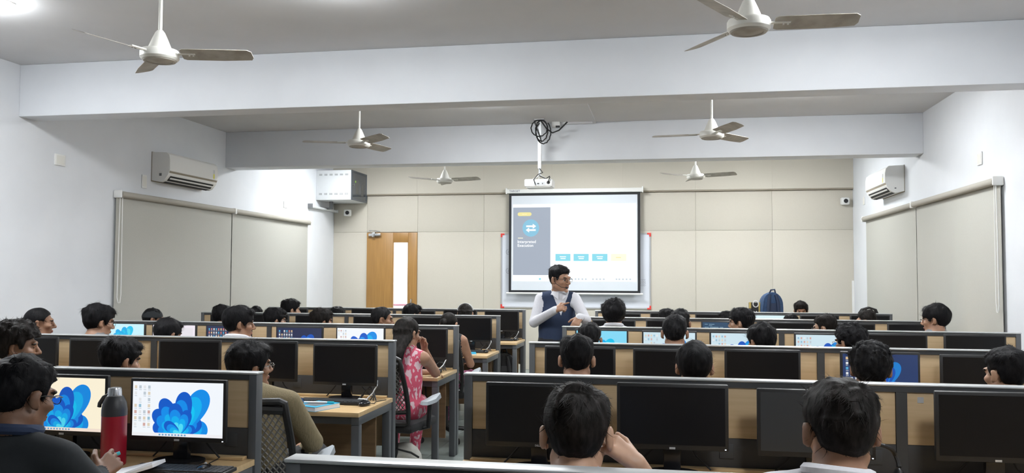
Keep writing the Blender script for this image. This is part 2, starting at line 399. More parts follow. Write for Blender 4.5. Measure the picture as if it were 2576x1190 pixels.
fan(0.46, 8.75, -67, 'white ceiling fan between the two beams, right of the projector')
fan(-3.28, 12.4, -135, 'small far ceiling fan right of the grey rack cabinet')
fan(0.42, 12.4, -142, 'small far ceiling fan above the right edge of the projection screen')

# ------------------------------------------------------------------ air conditioners
def aircon(x, y0, y1, side, label):
    """side=+1: hangs on the left wall, front faces +X"""
    t = empty('air_conditioner', label, 'air conditioner', (x, (y0 + y1) / 2, 2.63), 0 if side > 0 else PI, 'wall split air conditioners')
    h = (y1 - y0) / 2
    P = [(0.003, 0.02), (0.11, 0.0), (0.155, 0.015), (0.205, 0.075), (0.222, 0.12), (0.225, 0.24), (0.212, 0.31), (0.185, 0.338), (0.003, 0.345)]
    obj('body', MB().prism(P, lambda a, b: (a, -h, b), lambda a, b: (a, h, b)), 'white_pl', t)
    obj('front_cover', MB().prism([(0.2235, 0.125), (0.229, 0.13), (0.229, 0.25), (0.2165, 0.313), (0.212, 0.311), (0.2245, 0.24)], lambda a, b: (a, -h + 0.004, b), lambda a, b: (a, h - 0.004, b)), 'white_pl', t)
    obj('cover_gap', MB().prism([(0.2175, 0.104), (0.2255, 0.124), (0.2215, 0.124), (0.214, 0.104)], lambda a, b: (a, -h + 0.01, b), lambda a, b: (a, h - 0.01, b)), 'trimb', t)
    v = obj('air_outlet', MB().prism([(0.16, 0.019), (0.204, 0.072), (0.207, 0.071), (0.163, 0.017)], lambda a, b: (a, -h + 0.06, b), lambda a, b: (a, h - 0.06, b)).prism([(0.10, 0.001), (0.145, 0.010), (0.147, 0.007), (0.10, -0.002)], lambda a, b: (a, -h + 0.06, b), lambda a, b: (a, h - 0.06, b)), 'vent', t)
    obj('louvre', MB().prism([(0.183, 0.039), (0.196, 0.054), (0.200, 0.052), (0.187, 0.037)], lambda a, b: (a, -h + 0.07, b), lambda a, b: (a, h - 0.07, b)), 'white_pl', v)
    e = h - 0.10 if side > 0 else h - 0.13
    s = obj('energy_label', MB().b2(0.2285, 0.2302, e - 0.012, e + 0.02, 0.14, 0.20), 'yellow', t)
    obj('star_badge', MB().b2(0.2285, 0.2302, e - 0.012, e + 0.02, 0.202, 0.25), 'silver', t)
    obj('display', MB().b2(0.10, 0.13, -h - 0.0015, -h + 0.001, 0.07, 0.10) if side > 0 else MB().b2(0.10, 0.12, h - 0.001, h + 0.0015, 0.05, 0.065), 'slot', t)
    obj('back_plate', MB().b2(0.0005, 0.006, -h - 0.004, h + 0.004, 0.01, 0.35), 'trimb', t)
    return t
aircon(XWL, 8.80, 9.86, 1, 'white split air conditioner on the left wall above the blind')
aircon(XWR, 11.25, 12.32, -1, 'white split air conditioner with yellow sticker on the right wall')

# wall plates
def plate(wallx, y, z, sy, sz, sgn, label):
    t = empty('switch_plate', label, 'wall plate', (wallx, y, z), 0, 'small white electrical plates')
    obj('plate', MB().b2(0.0005 * sgn, 0.012 * sgn, -sy, sy, -sz, sz, bev=0.003), 'white_pl', t)
    obj('insert', MB().b2(0.012 * sgn, 0.014 * sgn, -sy * 0.7, sy * 0.7, -sz * 0.75, sz * 0.75), 'ivory', t)
plate(XWL, 7.3, 2.68, 0.075, 0.055, 1, 'white plate high on the left wall near the beam shadow')
plate(XWL, 8.66, 2.62, 0.045, 0.075, 1, 'white plate beside the left air conditioner')
plate(XWL, 12.28, 2.66, 0.06, 0.05, 1, 'white plate on the left wall between blind and rack cabinet')
plate(XWR, 8.66, 2.70, 0.06, 0.06, -1, 'white plate high on the right wall above the near blind')
plate(XWR, 13.45, 2.72, 0.05, 0.06, -1, 'white plate on the right wall next to the far security camera')

# ------------------------------------------------------------------ roller blinds
def blind(wallx, sgn, y0, y1, chain_y, label):
    t = empty('roller_blind', label, 'blind', (wallx, y0, 0), 0, 'beige roller blinds')
    L = y1 - y0; xo = 0.06 * sgn; z = 2.43
    obj('roll', MB().cone((xo, 0.03, z), (xo, L - 0.02, z), 0.034, 0.034, 20), 'tube', t)
    obj('fabric', MB().b2(xo - 0.031 * sgn, xo - 0.033 * sgn, 0.012, L - 0.010, 0.80, z), 'blind', t)
    obj('bottom_bar', MB().b2(xo - 0.024 * sgn, xo - 0.040 * sgn, 0.012, L - 0.010, 0.775, 0.80, bev=0.004), 'tube', t)
    for yb in (0.012, L - 0.008):
        obj('bracket', MB().b2(0.0005 * sgn, 0.095 * sgn, yb - 0.014, yb + 0.014, z - 0.042, z + 0.042, bev=0.012), 'white_pl', t)
    if chain_y is not None:
        yb = chain_y
        pts = [(xo - 0.005 * sgn, yb - 0.02, z - 0.02), (xo - 0.005 * sgn, yb - 0.028, 1.9), (xo - 0.005 * sgn, yb - 0.032, 1.33), (xo - 0.005 * sgn, yb - 0.012, 1.27), (xo - 0.005 * sgn, yb + 0.018, 1.27), (xo - 0.005 * sgn, yb + 0.032, 1.36), (xo - 0.005 * sgn, yb + 0.025, 1.9), (xo - 0.005 * sgn, yb + 0.02, z - 0.02)]
        obj('chain', MB().tube(pts, 0.005, 6), 'white_pl', t)
blind(XWL, 1, 8.13, 10.60, 0.06, 'beige roller blind under the left air conditioner')
blind(XWL, 1, 10.60, 13.08, None, 'beige roller blind on the left wall next to the rack cabinet corner')
blind(XWR, -1, 8.10, 10.68, 0.06, 'beige roller blind with chain at the right edge of the picture')
blind(XWR, -1, 10.68, 13.24, None, 'beige roller blind under the right air conditioner')

# ------------------------------------------------------------------ rack cabinet, tube, cameras
t = empty('rack_cabinet', 'light grey wall rack cabinet with smoked glass door beside left wall', 'cabinet', (XWL, 13.45, 2.835))
W_, D_, H_ = 0.63, 0.76, 0.50
obj('body', MB().b2(0.0005, W_ - 0.012, 0, D_, 0, H_, bev=0.004), 'rack', t)
dr = obj('door_frame', MB().b2(W_ - 0.012, W_, 0.002, D_ - 0.002, 0.0, 0.03).b2(W_ - 0.012, W_, 0.002, D_ - 0.002, H_ - 0.03, H_).b2(W_ - 0.012, W_, 0.002, 0.05, 0.03, H_ - 0.03).b2(W_ - 0.012, W_, D_ - 0.05, D_ - 0.002, 0.03, H_ - 0.03), mat('slate_door', (0.055, 0.065, 0.08), 0.35), t)
obj('glass', MB().b2(W_ - 0.011, W_ - 0.006, 0.05, D_ - 0.05, 0.03, H_ - 0.03), 'smoke', dr)
obj('equipment', MB().b2(W_ - 0.0058, W_ - 0.004, 0.20, 0.34, 0.12, 0.36).b2(W_ - 0.0058, W_ - 0.004, 0.46, 0.58, 0.10, 0.30), mat('rack_gear', (0.09, 0.09, 0.085), 0.5), dr)
obj('status_light', MB().cone((W_ - 0.006, 0.19, 0.32), (W_ - 0.001, 0.19, 0.32), 0.02, 0.02, 12), emis('green_led', (0.45, 0.8, 0.1), 0.5), dr)
obj('lock', MB().cone((W_ - 0.006, 0.09, 0.26), (W_ + 0.006, 0.09, 0.26), 0.012, 0.012, 12), 'chrome', dr)
sl = MB()
for zr in (0.085, 0.41):
    for i in range(6):
        for k in range(4):
            for q in range(2): sl.b2(0.055 + i * 0.092 + k * 0.014, 0.063 + i * 0.092 + k * 0.014, -0.0012, 0.001, zr + q * 0.016, zr + q * 0.016 + 0.012)
obj('vent_slots', sl, 'slot', t)
t = empty('tube_batten', 'grey unlit tube batten on the left wall under the rack cabinet', 'lamp', (XWL, 13.12, 2.70))
obj('tube', MB().cone((0.05, 0.02, 0), (0.05, 1.1, 0), 0.022, 0.022, 14), 'rack', t)
obj('batten', MB().b2(0.0005, 0.03, 0.02, 1.1, -0.02, 0.02, bev=0.003), 'rack', t)
for y_ in (0.0, 1.1): obj('end_cap', MB().b2(0.0005, 0.08, y_, y_ + 0.03, -0.025, 0.05 if y_ == 0 else 0.025, bev=0.004), 'slot' if y_ == 0 else 'rack', t)
obj('bracket', MB().b2(0.12, 0.17, 0.62, 0.68, 0.03, 0.134, bev=0.002).b2(0.03, 0.17, 0.63, 0.67, 0.0, 0.03), 'slot', t)
def seccam(x, y, z, ry, label):
    t = empty('security_camera', label, 'camera', (x, y, z), ry, 'white cube security cameras')
    obj('housing', MB().box((0, -0.06, 0), (0.125, 0.10, 0.115), bev=0.02), 'white_pl', t)
    obj('mount', MB().b2(-0.05, 0.05, -0.012, 0.0, -0.05, 0.05, bev=0.004), 'white_pl', t)
    l_ = obj('lens', MB().cone((0, -0.118, 0), (0, -0.108, 0), 0.030, 0.036, 20), 'black_s', t)
    obj('lens_glass', MB().ell((0, -0.117, 0), (0.016, 0.006, 0.016)), 'black_s', l_)
seccam(-5.50, YW - 0.075, 2.665, math.radians(12), 'white security camera below the grey rack cabinet')
seccam(2.79, YW - PD, 2.78, math.radians(8), 'white security camera on the front wall by the right corner')

# ------------------------------------------------------------------ projector with pole, cable and trunking
t = empty('projector', 'white ceiling projector on a steel drop pole', 'projector', (-1.508, 10.20, ZC))
pole = obj('drop_pole', MB().b2(-0.02, 0.02, -0.02, 0.02, -0.60, -0.004).b2(-0.06, 0.06, -0.06, 0.06, -0.006, -0.0005), 'silver', t)
obj('inner_pole', MB().cone((0, 0, -0.68), (0, 0, -0.58), 0.014, 0.014), 'silver', pole)
obj('cradle', MB().tube([(0, 0, -0.67), (-0.02, 0, -0.69), (-0.09, 0, -0.735)], 0.008).tube([(0, 0, -0.67), (0.02, 0, -0.69), (0.09, 0, -0.735)], 0.008).tube([(0, 0, -0.68), (0, -0.08, -0.735)], 0.008), 'white_pl', t)
body = obj('projector_body', MB().box((0, 0.0, -0.785), (0.34, 0.27, 0.095), bev=0.018), 'white_pl', t)
obj('speaker_grille', MB().cone((-0.11, -0.1365, -0.78), (-0.11, -0.134, -0.78), 0.022, 0.022, 20), 'silver', body)
obj('port_panel', MB().b2(-0.05, 0.09, -0.1365, -0.134, -0.815, -0.775), 'silver', body)
obj('ports', MB().b2(-0.01, 0.015, -0.138, -0.1362, -0.803, -0.79).b2(0.05, 0.06, -0.138, -0.1362, -0.803, -0.79), 'black', body)
obj('power_socket', MB().cone((0.125, -0.1375, -0.785), (0.125, -0.134, -0.785), 0.02, 0.02, 14), 'black', body)
obj('base_tray', MB().b2(-0.15, 0.15, -0.12, 0.12, -0.838, -0.832), 'white_pl', body)
lens = obj('lens', MB().cone((0.09, 0.13, -0.785), (0.09, 0.16, -0.785), 0.035, 0.032, 20), 'black_s', body)
def loop(c, rx, rz, n=22, dy=0.02, ph=0.0, turns=1.0):
    return [(c[0] + rx * math.cos(ph + 2 * PI * turns * i / n), c[1] + dy * math.sin(3 * i), c[2] + rz * math.sin(ph + 2 * PI * turns * i / n)) for i in range(n + 1)]
cb = MB(); cb.tube(loop((0.0, -0.04, -0.11), 0.10, 0.10, ph=1.4), 0.007, 6); cb.tube(loop((0.03, -0.045, -0.14), 0.075, 0.13, ph=1.2), 0.007, 6); cb.tube(loop((0.05, -0.035, -0.16), 0.09, 0.14, ph=2.2, turns=0.8), 0.007, 6)
cb.tube([(0.02, -0.04, -0.02), (0.09, -0.03, -0.12), (0.16, -0.03, -0.17), (0.24, -0.03, -0.14), (0.34, -0.02, -0.04)], 0.009, 6)
cb.tube([(0.0, -0.04, -0.01), (-0.06, -0.05, -0.02), (0.02, -0.05, -0.26), (0.03, -0.04, -0.28)], 0.007, 6)
cb.b2(0.20, 0.25, -0.045, -0.015, -0.105, -0.085)
obj('hanging_cable', cb, 'rubber', t)
obj('lower_cable', MB().tube([(0.0, -0.02, -0.6), (0.045, -0.05, -0.655), (-0.01, -0.07, -0.68), (-0.05, -0.16, -0.75), (-0.03, -0.15, -0.81)], 0.005, 6).tube([(0.0, -0.05, -0.69), (0.09, -0.1, -0.735), (0.14, -0.13, -0.71), (0.145, -0.155, -0.73), (0.12, -0.15, -0.785)], 0.006, 6), 'rubber', t)
t = empty('cable_trunking', 'white cable trunking with socket box on ceiling by the beam', 'trunking', (-0.86, 10.40, ZC))
obj('duct', MB().b2(-0.02, 0.02, -3.3, 0.04, -0.02, -0.0005), 'ceil', t); obj('duct', MB().b2(-0.43, -0.02, 0.0, 0.04, -0.025, -0.0005), 'ceil', t)
bx_ = obj('socket_box', MB().b2(-0.52, -0.42, -0.06, 0.04, -0.06, -0.0005, bev=0.004), 'white_pl', t)

# ------------------------------------------------------------------ whiteboard and projection screen
YB = YW - PD
t = empty('whiteboard', 'white magnetic board with red corners behind the projection screen', 'whiteboard', (-1.508, YB, 0))
x0, x1, z0, z1 = -1.258, 1.262, 1.032, 2.292
obj('board', MB().b2(x0 + 0.01, x1 - 0.01, -0.014, -0.0005, z0 + 0.01, z1 - 0.01), 'wb', t)
fr = MB().b2(x0, x1, -0.02, -0.0005, z1 - 0.022, z1).b2(x0, x1, -0.02, -0.0005, z0, z0 + 0.022).b2(x0, x0 + 0.022, -0.02, -0.0005, z0 + 0.022, z1 - 0.022).b2(x1 - 0.022, x1, -0.02, -0.0005, z0 + 0.022, z1 - 0.022)
obj('frame', fr, 'alu', t)
for cx, sx in ((x0, 1), (x1, -1)):
    for cz, sz in ((z0, 1), (z1, -1)):
        obj('corner', MB().b2(cx - 0.003 * sx, cx + 0.06 * sx, -0.024, -0.0005, cz - 0.003 * sz, cz + 0.024 * sz, bev=0.002).b2(cx - 0.003 * sx, cx + 0.024 * sx, -0.024, -0.0005, cz + 0.02 * sz, cz + 0.06 * sz, bev=0.002), 'red', t)
ink = MB()
for cz in (1.98, 1.66):
    ink.tube([(x0 + 0.13 + 0.042 * math.cos(a * PI / 9), -0.015, cz + 0.045 * math.sin(a * PI / 9)) for a in range(18)], 0.0025, 4, closed=True)
    ink.tube([(x0 + 0.115, -0.015, cz + 0.02), (x0 + 0.135, -0.015, cz + 0.02), (x0 + 0.12, -0.015, cz - 0.02), (x0 + 0.145, -0.015, cz - 0.02)], 0.0025, 4)
for k in range(5):
    zz_ = 1.42 + k * 0.025; ink.tube([(x1 - 0.17 + 0.012 * i, -0.015, zz_ + 0.008 * math.sin(i * 2.1 + k)) for i in range(8)], 0.002, 4)
obj('marker_writing', ink, 'ink', t)

t = empty('projection_screen', 'pull-down projection screen with black border showing a lit slide', 'projection screen', (-1.512, YW - 0.135, 0))
cx0, cx1 = -1.138, 1.138
obj('case', MB().b2(cx0, cx1, -0.045, 0.045, 2.965, 3.035, bev=0.012), 'white_pl', t)
for cx in (cx0, cx1): obj('end_cap', MB().b2(cx - 0.012, cx + 0.012, -0.05, 0.05, 2.955, 3.055, bev=0.006), 'white_pl', t)
obj('case_lettering', text_mesh('TARGET', 0.05), 'ink', t, (cx0 + 0.05, -0.0462, 2.985), XZ)
for cx in (cx0 + 0.08, cx1 - 0.08): obj('wall_bracket', MB().b2(cx - 0.015, cx + 0.015, 0.03, 0.0595, 3.0, 3.03), 'white_pl', t)
bx0, bx1, bz0, bz1 = -1.098, 1.098, 1.298, 2.966
obj('black_border', MB().b2(bx0, bx1, -0.0015, 0.0015, bz0, bz1), 'sheet_b', t)
sh = obj('white_sheet', MB().b2(bx0 + 0.042, bx1 - 0.045, -0.0024, -0.0016, 1.335, 2.925), 'sheet', t)
obj('bottom_bar', MB().cone((cx0, 0, 1.283), (cx1, 0, 1.283), 0.016, 0.016, 12), 'white_pl', t)
# slide on the sheet: thin self-glowing layers stand in for the projector's light
SW = emis('slide_white', (0.97, 0.985, 1.0), 1.15); SG = emis('slide_blue_grey', (0.44, 0.50, 0.60), 0.86); SC = emis('slide_cyan', (0.27, 0.76, 0.90), 0.95); SY = emis('slide_yellow', (0.95, 0.85, 0.36), 0.95)
SP = emis('slide_pale_cream', (1.0, 0.95, 0.72), 1.05); SB = emis('slide_sky_blue', (0.30, 0.66, 0.88), 0.85); SD = emis('slide_grey_dots', (0.62, 0.72, 0.80), 0.9)
sx = lambda px: -1.032 + (px - 182) / (1053 - 182) * 2.067       # slide drawing units
sz = lambda py: 2.781 - (py - 152) / (703 - 152) * 1.296
def slab(n, a, b, c, d, m, k=1, par=sh):
    return obj(n, MB().b2(sx(a), sx(b), -0.0024 - 0.0006 * k, -0.0023 - 0.0006 * (k - 1), sz(d), sz(c)), m, par)
slab('slide', 182, 1053, 152, 703, SW)
slab('slide_side_panel', 184, 452, 175, 659, SG, 2)
def disc(n, x, y, rx, rz, m, k):
    obj(n, MB().prism([(x + rx * math.cos(a * PI / 20), y + rz * math.sin(a * PI / 20)) for a in range(40)], lambda a, b: (a, -0.0024 - 0.0006 * k, b), lambda a, b: (a, -0.0023 - 0.0006 * (k - 1), b)), m, sh)
pl = []
for s_, c_ in ((1, 304), (-1, 230)):
    for a in range(9): an = -PI / 2 + PI * a / 8; pl.append((sx(c_) + s_ * 0.031 * math.cos(an), sz(223) + s_ * 0.031 * math.sin(an)))
obj('slide_pill', MB().prism(pl, lambda a, b: (a, -0.0043, b), lambda a, b: (a, -0.0035, b)), SY, sh)
disc('slide_circle', sx(312), sz(323), 0.142, 0.145, SB, 3)
for y_, s_ in ((310, 1), (337, -1)):
    xa, xb = (sx(279), sx(330)) if s_ > 0 else (sx(298), sx(347)); zc_ = sz(y_)
    P = [(xa, zc_ - 0.014), (xb, zc_ - 0.014), (xb, zc_ + 0.014), (xa, zc_ + 0.014)]
    ar = MB().prism(P, lambda a, b: (a, -0.0049, b), lambda a, b: (a, -0.0041, b))
    tip = (sx(350), zc_) if s_ > 0 else (sx(276), zc_); bs = sx(326) if s_ > 0 else sx(300)
    ar.prism([(bs, zc_ - 0.042), tip, (bs, zc_ + 0.042)], lambda a, b: (a, -0.0049, b), lambda a, b: (a, -0.0041, b))
    obj('slide_arrow', ar, SW, sh)
slab('slide_dash', 219, 256, 392, 397, SP, 3)
for i, w_ in enumerate(('Interpreted', 'Execution')):
    obj('slide_lettering', text_mesh(w_, 0.068, 0.0004), SW, sh, (sx(216), -0.0042, sz(430 + i * 27)), XZ)
obj('slide_lettering', text_mesh('Approach', 0.02, 0.0003, 'CENTER'), SP, sh, (sx(266), -0.0048, sz(226)), XZ)
for i, (a, b) in enumerate(((488, 594), (616, 722), (746, 853), (877, 984))):
    slab('slide_box', a, b, 508, 558, SP if i == 3 else SC, 2)
    if i < 3:
        for q in range(2): obj('slide_caption', MB().b2(sx((a + b) / 2 - 22 + 5 * q), sx((a + b) / 2 + 22 - 3 * q), -0.0042, -0.0034, sz(531 + q * 13), sz(525 + q * 13)), SW, sh)
    else: obj('slide_caption', MB().b2(sx(912), sx(946), -0.0042, -0.0034, sz(536), sz(531)), SY, sh)
tb_ = MB()
for px in (378, 600, 630, 652, 678, 702, 752, 778, 802, 827, 915, 935, 960, 985, 1010): tb_.b2(sx(px - 6), sx(px + 6), -0.0036, -0.0029, sz(691), sz(681))
obj('slide_taskbar_icons', tb_, SD, sh)
obj('slide_start_icon', MB().b2(sx(371), sx(385), -0.0042, -0.0034, sz(693), sz(680)), SC, sh)

# ------------------------------------------------------------------ desk benches with partitions
def bench(name, x0, x1, xd, y, label, end_frame):
    t = empty(name, label, 'desk bench', ((x0 + x1) / 2, y, 0), 0, 'long desk benches with wood and grey partitions')
    cx = (x0 + x1) / 2; a, b, d = x0 - cx, x1 - cx, xd - cx
    pw = 0.038; hd_ = 0.03                                    # post width, half depth
    obj('top_cap', MB().b2(a - 0.004, b + 0.004, -0.033, 0.033, PT - 0.010, PT, bev=0.004), 'cap', t)
    obj('top_rail', MB().b2(a + pw, b - pw, -0.029, 0.029, PT - 0.034, PT - 0.0105), 'frame', t)
    for q in (a, b - pw): obj('end_post', MB().b2(q, q + pw, -hd_, hd_, 0, PT - 0.0105, bev=0.003), 'frame_l', t)
    obj('divider_post', MB().b2(d - 0.022, d + 0.022, -hd_, hd_, 0, PT - 0.0345), 'frame', t)
    for q0, q1 in ((a + pw + 0.001, d - 0.023), (d + 0.023, b - pw - 0.001)):
        obj('wood_panel', MB().b2(q0, q1, -0.022, -0.004, 0.885, PT - 0.035, bev=0.0015), 'wood', t)
        obj('rear_wood_panel', MB().b2(q0, q1, 0.004, 0.022, 0.42, PT - 0.035, bev=0.0015), 'wood', t)
        rw = obj('raceway_panel', MB().b2(q0, q1, -0.026, -0.004, 0.752, 0.884, bev=0.001), 'raceway', t)
        n_ = 3; w = (q1 - q0) / n_
        for k in range(n_):
            xo = q0 + (k + 0.86) * w
            obj('socket_plate', MB().b2(xo - 0.03, xo + 0.03, -0.030, -0.0262, 0.80, 0.862, bev=0.002), 'frame', rw)
        obj('desk_top', MB().b2(q0 - (pw if q0 < d - 0.1 and q0 < d else 0.022), q1 + (0.022 if q1 < d else pw), -0.68, -0.032, DT - 0.028, DT, bev=0.003), 'desk', t)
        obj('desk_upstand', MB().b2(q0, q1, -0.075, -0.032, DT + 0.0005, DT + 0.014, bev=0.002), 'desk', t)
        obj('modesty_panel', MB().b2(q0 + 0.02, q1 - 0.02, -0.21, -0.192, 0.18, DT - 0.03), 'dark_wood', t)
    for q in (a + 0.004, d - 0.025, b - 0.054):
        obj('leg', MB().b2(q, q + 0.05, -0.665, -0.615, 0.0, DT - 0.0785, bev=0.003), 'frame_l', t)
        obj('leg', MB().b2(q, q + 0.05, -0.095, -0.045, 0.0, DT - 0.0785, bev=0.003), 'frame_l', t)
        obj('side_rail', MB().b2(q, q + 0.05, -0.665, -0.045, DT - 0.078, DT - 0.0285, bev=0.003), 'frame_l', t)
    obj('front_rail', MB().b2(a + 0.055, b - 0.055, -0.655, -0.625, DT - 0.075, DT - 0.0285), 'frame', t)
    return t
for k in range(1, 6): bench('desk_bench', LX0, LX1, LDIV, ROW_L[k], 'long partitioned desk bench left of the aisle, %s row from the camera' % ORD[k], 1)
for k in range(0, 6): bench('desk_bench', RX0, RX1 + (0.03 if k == 3 else -0.07 if k == 5 else 0), RDIV, ROW_R[k], 'long partitioned desk bench right of the aisle, %s row from the camera' % ORD[k + 1], 1)

# ------------------------------------------------------------------ monitors
MW, MH = 0.455, 0.272
mon_case = MB().box((0, 0.012, 0), (MW, 0.022, MH), bev=0.006).box((0, 0.03, 0), (MW * 0.72, 0.03, MH * 0.72), bev=0.01).mesh('casing'); mon_case.materials.append(M['black'])
mon_neck = MB().b2(-0.035, 0.035, 0.03, 0.06, -0.246, -0.02, bev=0.004).mesh('stand_neck'); mon_neck.materials.append(M['black_s'])
mon_base = MB().prism([(0.11 * math.cos(a * PI / 14) * (1.05), 0.085 * math.sin(a * PI / 14)) for a in range(28)], lambda a, b: (a, b + 0.025, -0.258), lambda a, b: (a, b + 0.025, -0.246)).mesh('stand_base'); mon_base.materials.append(M['black_s'])
mon_glass = MB().b2(-MW / 2 + 0.014, MW / 2 - 0.014, -0.0006, 0.0014, -MH / 2 + 0.022, MH / 2 - 0.014)
gl_off = mon_glass.mesh('display'); gl_off.materials.append(M['screen_off'])
gl_off2 = mon_glass.mesh('display'); gl_off2.materials.append(M['screen_off2'])
tab_me = MB().b2(-0.012, 0.012, -0.0012, 0.001, -MH / 2 + 0.004, -MH / 2 + 0.012).mesh('badge'); tab_me.materials.append(M['silver'])
led_me = MB().b2(MW / 2 - 0.016, MW / 2 - 0.010, -0.0012, 0.001, -MH / 2 + 0.006, -MH / 2 + 0.010).mesh('power_light'); led_me.materials.append(emis('white_power_led', (0.9, 0.95, 1.0), 1.2))
cab_me = MB().tube([(0.03, 0.055, -0.05), (0.06, 0.075, -0.12), (0.10, 0.085, -0.19), (0.16, 0.08, -0.245)], 0.0045, 6).tube([(-0.03, 0.055, -0.05), (-0.07, 0.075, -0.15), (-0.13, 0.085, -0.22), (-0.16, 0.08, -0.25)], 0.004, 6).mesh('cable'); cab_me.materials.append(M['rubber'])
dell_me = text_mesh('DELL', 0.011, 0.0006, 'CENTER'); dell_me.materials.append(M['silver'])
gx, gz_ = MW / 2 - 0.014, 1
SL, SR_, SBOT, STOP = -MW / 2 + 0.014, MW / 2 - 0.014, -MH / 2 + 0.022, MH / 2 - 0.014
def scr(u, v): return (SL + (SR_ - SL) * u, SBOT + (STOP - SBOT) * v)
ecol = {}
def ecm(c, s):
    k = (tuple(round(x, 3) for x in c), s)
    if k not in ecol: ecol[k] = emis('screen_glow_%d' % len(ecol), c, s)
    return ecol[k]
BLUES = [(0.0, 0.10, 0.60), (0.0, 0.27, 0.84), (0.0, 0.44, 0.90), (0.0, 0.58, 0.93), (0.08, 0.72, 0.95)]
def bloom(parent, cu, cv, size, cols, gain):
    """a ruffled blue flower of overlapping petals, drawn as thin layers on the display"""
    asp = (SR_ - SL) / (STOP - SBOT); lay = 0
    petals = [(168, 0.62, 0.20), (145, 0.74, 0.22), (12, 0.60, 0.24), (122, 0.80, 0.22), (32, 0.52, 0.20), (58, 1.02, 0.30), (84, 0.84, 0.24), (104, 0.62, 0.20), (20, 0.34, 0.13), (150, 0.40, 0.14), (70, 0.50, 0.16)]
    mb = MB()
    for (an, ln, wd) in petals:
        for q in range(4):
            f = 1 - 0.2 * q; a = math.radians(an + 5 * q); P = []
            for i in range(44):
                th = 2 * PI * i / 44
                lx = 0.5 * ln * f * (1 + math.cos(th)); ly = wd * f * math.sin(th) * (0.45 + 0.55 * (lx / (ln * f)))
                u = cu + size * (lx * math.cos(a) - ly * math.sin(a)) / asp; v = cv + size * (lx * math.sin(a) + ly * math.cos(a))
                P.append(scr(min(max(u, 0.002), 0.998), min(max(v, 0.062), 0.995)))
            mb.mi = (q + (1 if an in (58, 12) else 0)) % 5 if q < 3 else 4 - (1 if an < 60 else 0)
            lay += 1; y0 = -0.0008 - lay * 0.00004
            mb.add([(p[0], y0, p[1]) for p in P], [tuple(range(44))])
    o = obj('wallpaper_flower', mb.mesh('wallpaper_flower', False), [ecm(c, gain) for c in cols], parent)
    return o
def icons(parent, n, m, u0, v0, du, dv, seed, gain=0.9, dark=False, miss=0.1):
    r = random.Random(seed); mb = MB()
    for i in range(n):
        for j in range(m):
            if r.random() < miss: continue
            mb.mi = (i * 3 + j * 2 + r.randrange(2)) % 5; u, v = u0 + i * du, v0 - j * dv
            a = scr(u, v); b = scr(u + du * 0.55, v + dv * 0.5)
            mb.add([(a[0], -0.0009, a[1]), (b[0], -0.0009, a[1]), (b[0], -0.0009, b[1]), (a[0], -0.0009, b[1])], [(0, 1, 2, 3)])
            mb.mi = 4; c = scr(u, v - dv * 0.25); d = scr(u + du * 0.6, v - dv * 0.15)
            mb.add([(c[0], -0.0009, c[1]), (d[0], -0.0009, c[1]), (d[0], -0.0009, d[1]), (c[0], -0.0009, d[1])], [(0, 1, 2, 3)])
    cols = [(0.10, 0.45, 0.75), (0.85, 0.62, 0.35), (0.85, 0.88, 0.9), (0.70, 0.25, 0.22), (0.8, 0.82, 0.85)] if dark else [(0.35, 0.60, 0.76), (0.85, 0.74, 0.58), (0.9, 0.92, 0.94), (0.74, 0.46, 0.42), (0.8, 0.82, 0.85) if dark else (0.6, 0.68, 0.75)]
    io = obj('desktop_icons', mb.mesh('desktop_icons', False), [ecm(c, gain) for c in cols], parent); io['kind'] = 'stuff'
def taskbar(parent, c, seed, gain):
    a, b = scr(0.0, 0.0), scr(1, 0.06)
    o = obj('taskbar', MB().b2(a[0], b[0], -0.0012, -0.0007, a[1], b[1]), ecm(c, gain), parent)
    r = random.Random(seed); mb = MB()
    for u in [0.3 + 0.035 * k for k in range(9)]:
        p, q = scr(u, 0.015), scr(u + 0.02, 0.045); mb.b2(p[0], q[0], -0.0015, -0.0011, p[1], q[1])
    obj('taskbar_icons', mb, ecm((0.2, 0.45, 0.75), gain * 0.8), o)
def rectpart(parent, n, u0, u1, v0, v1, m, k=1):
    a, b = scr(u0, v0), scr(u1, v1)
    return obj(n, MB().b2(a[0], b[0], -0.0009 - 0.0003 * k, -0.0008 - 0.0003 * (k - 1), a[1], b[1]), m, parent)
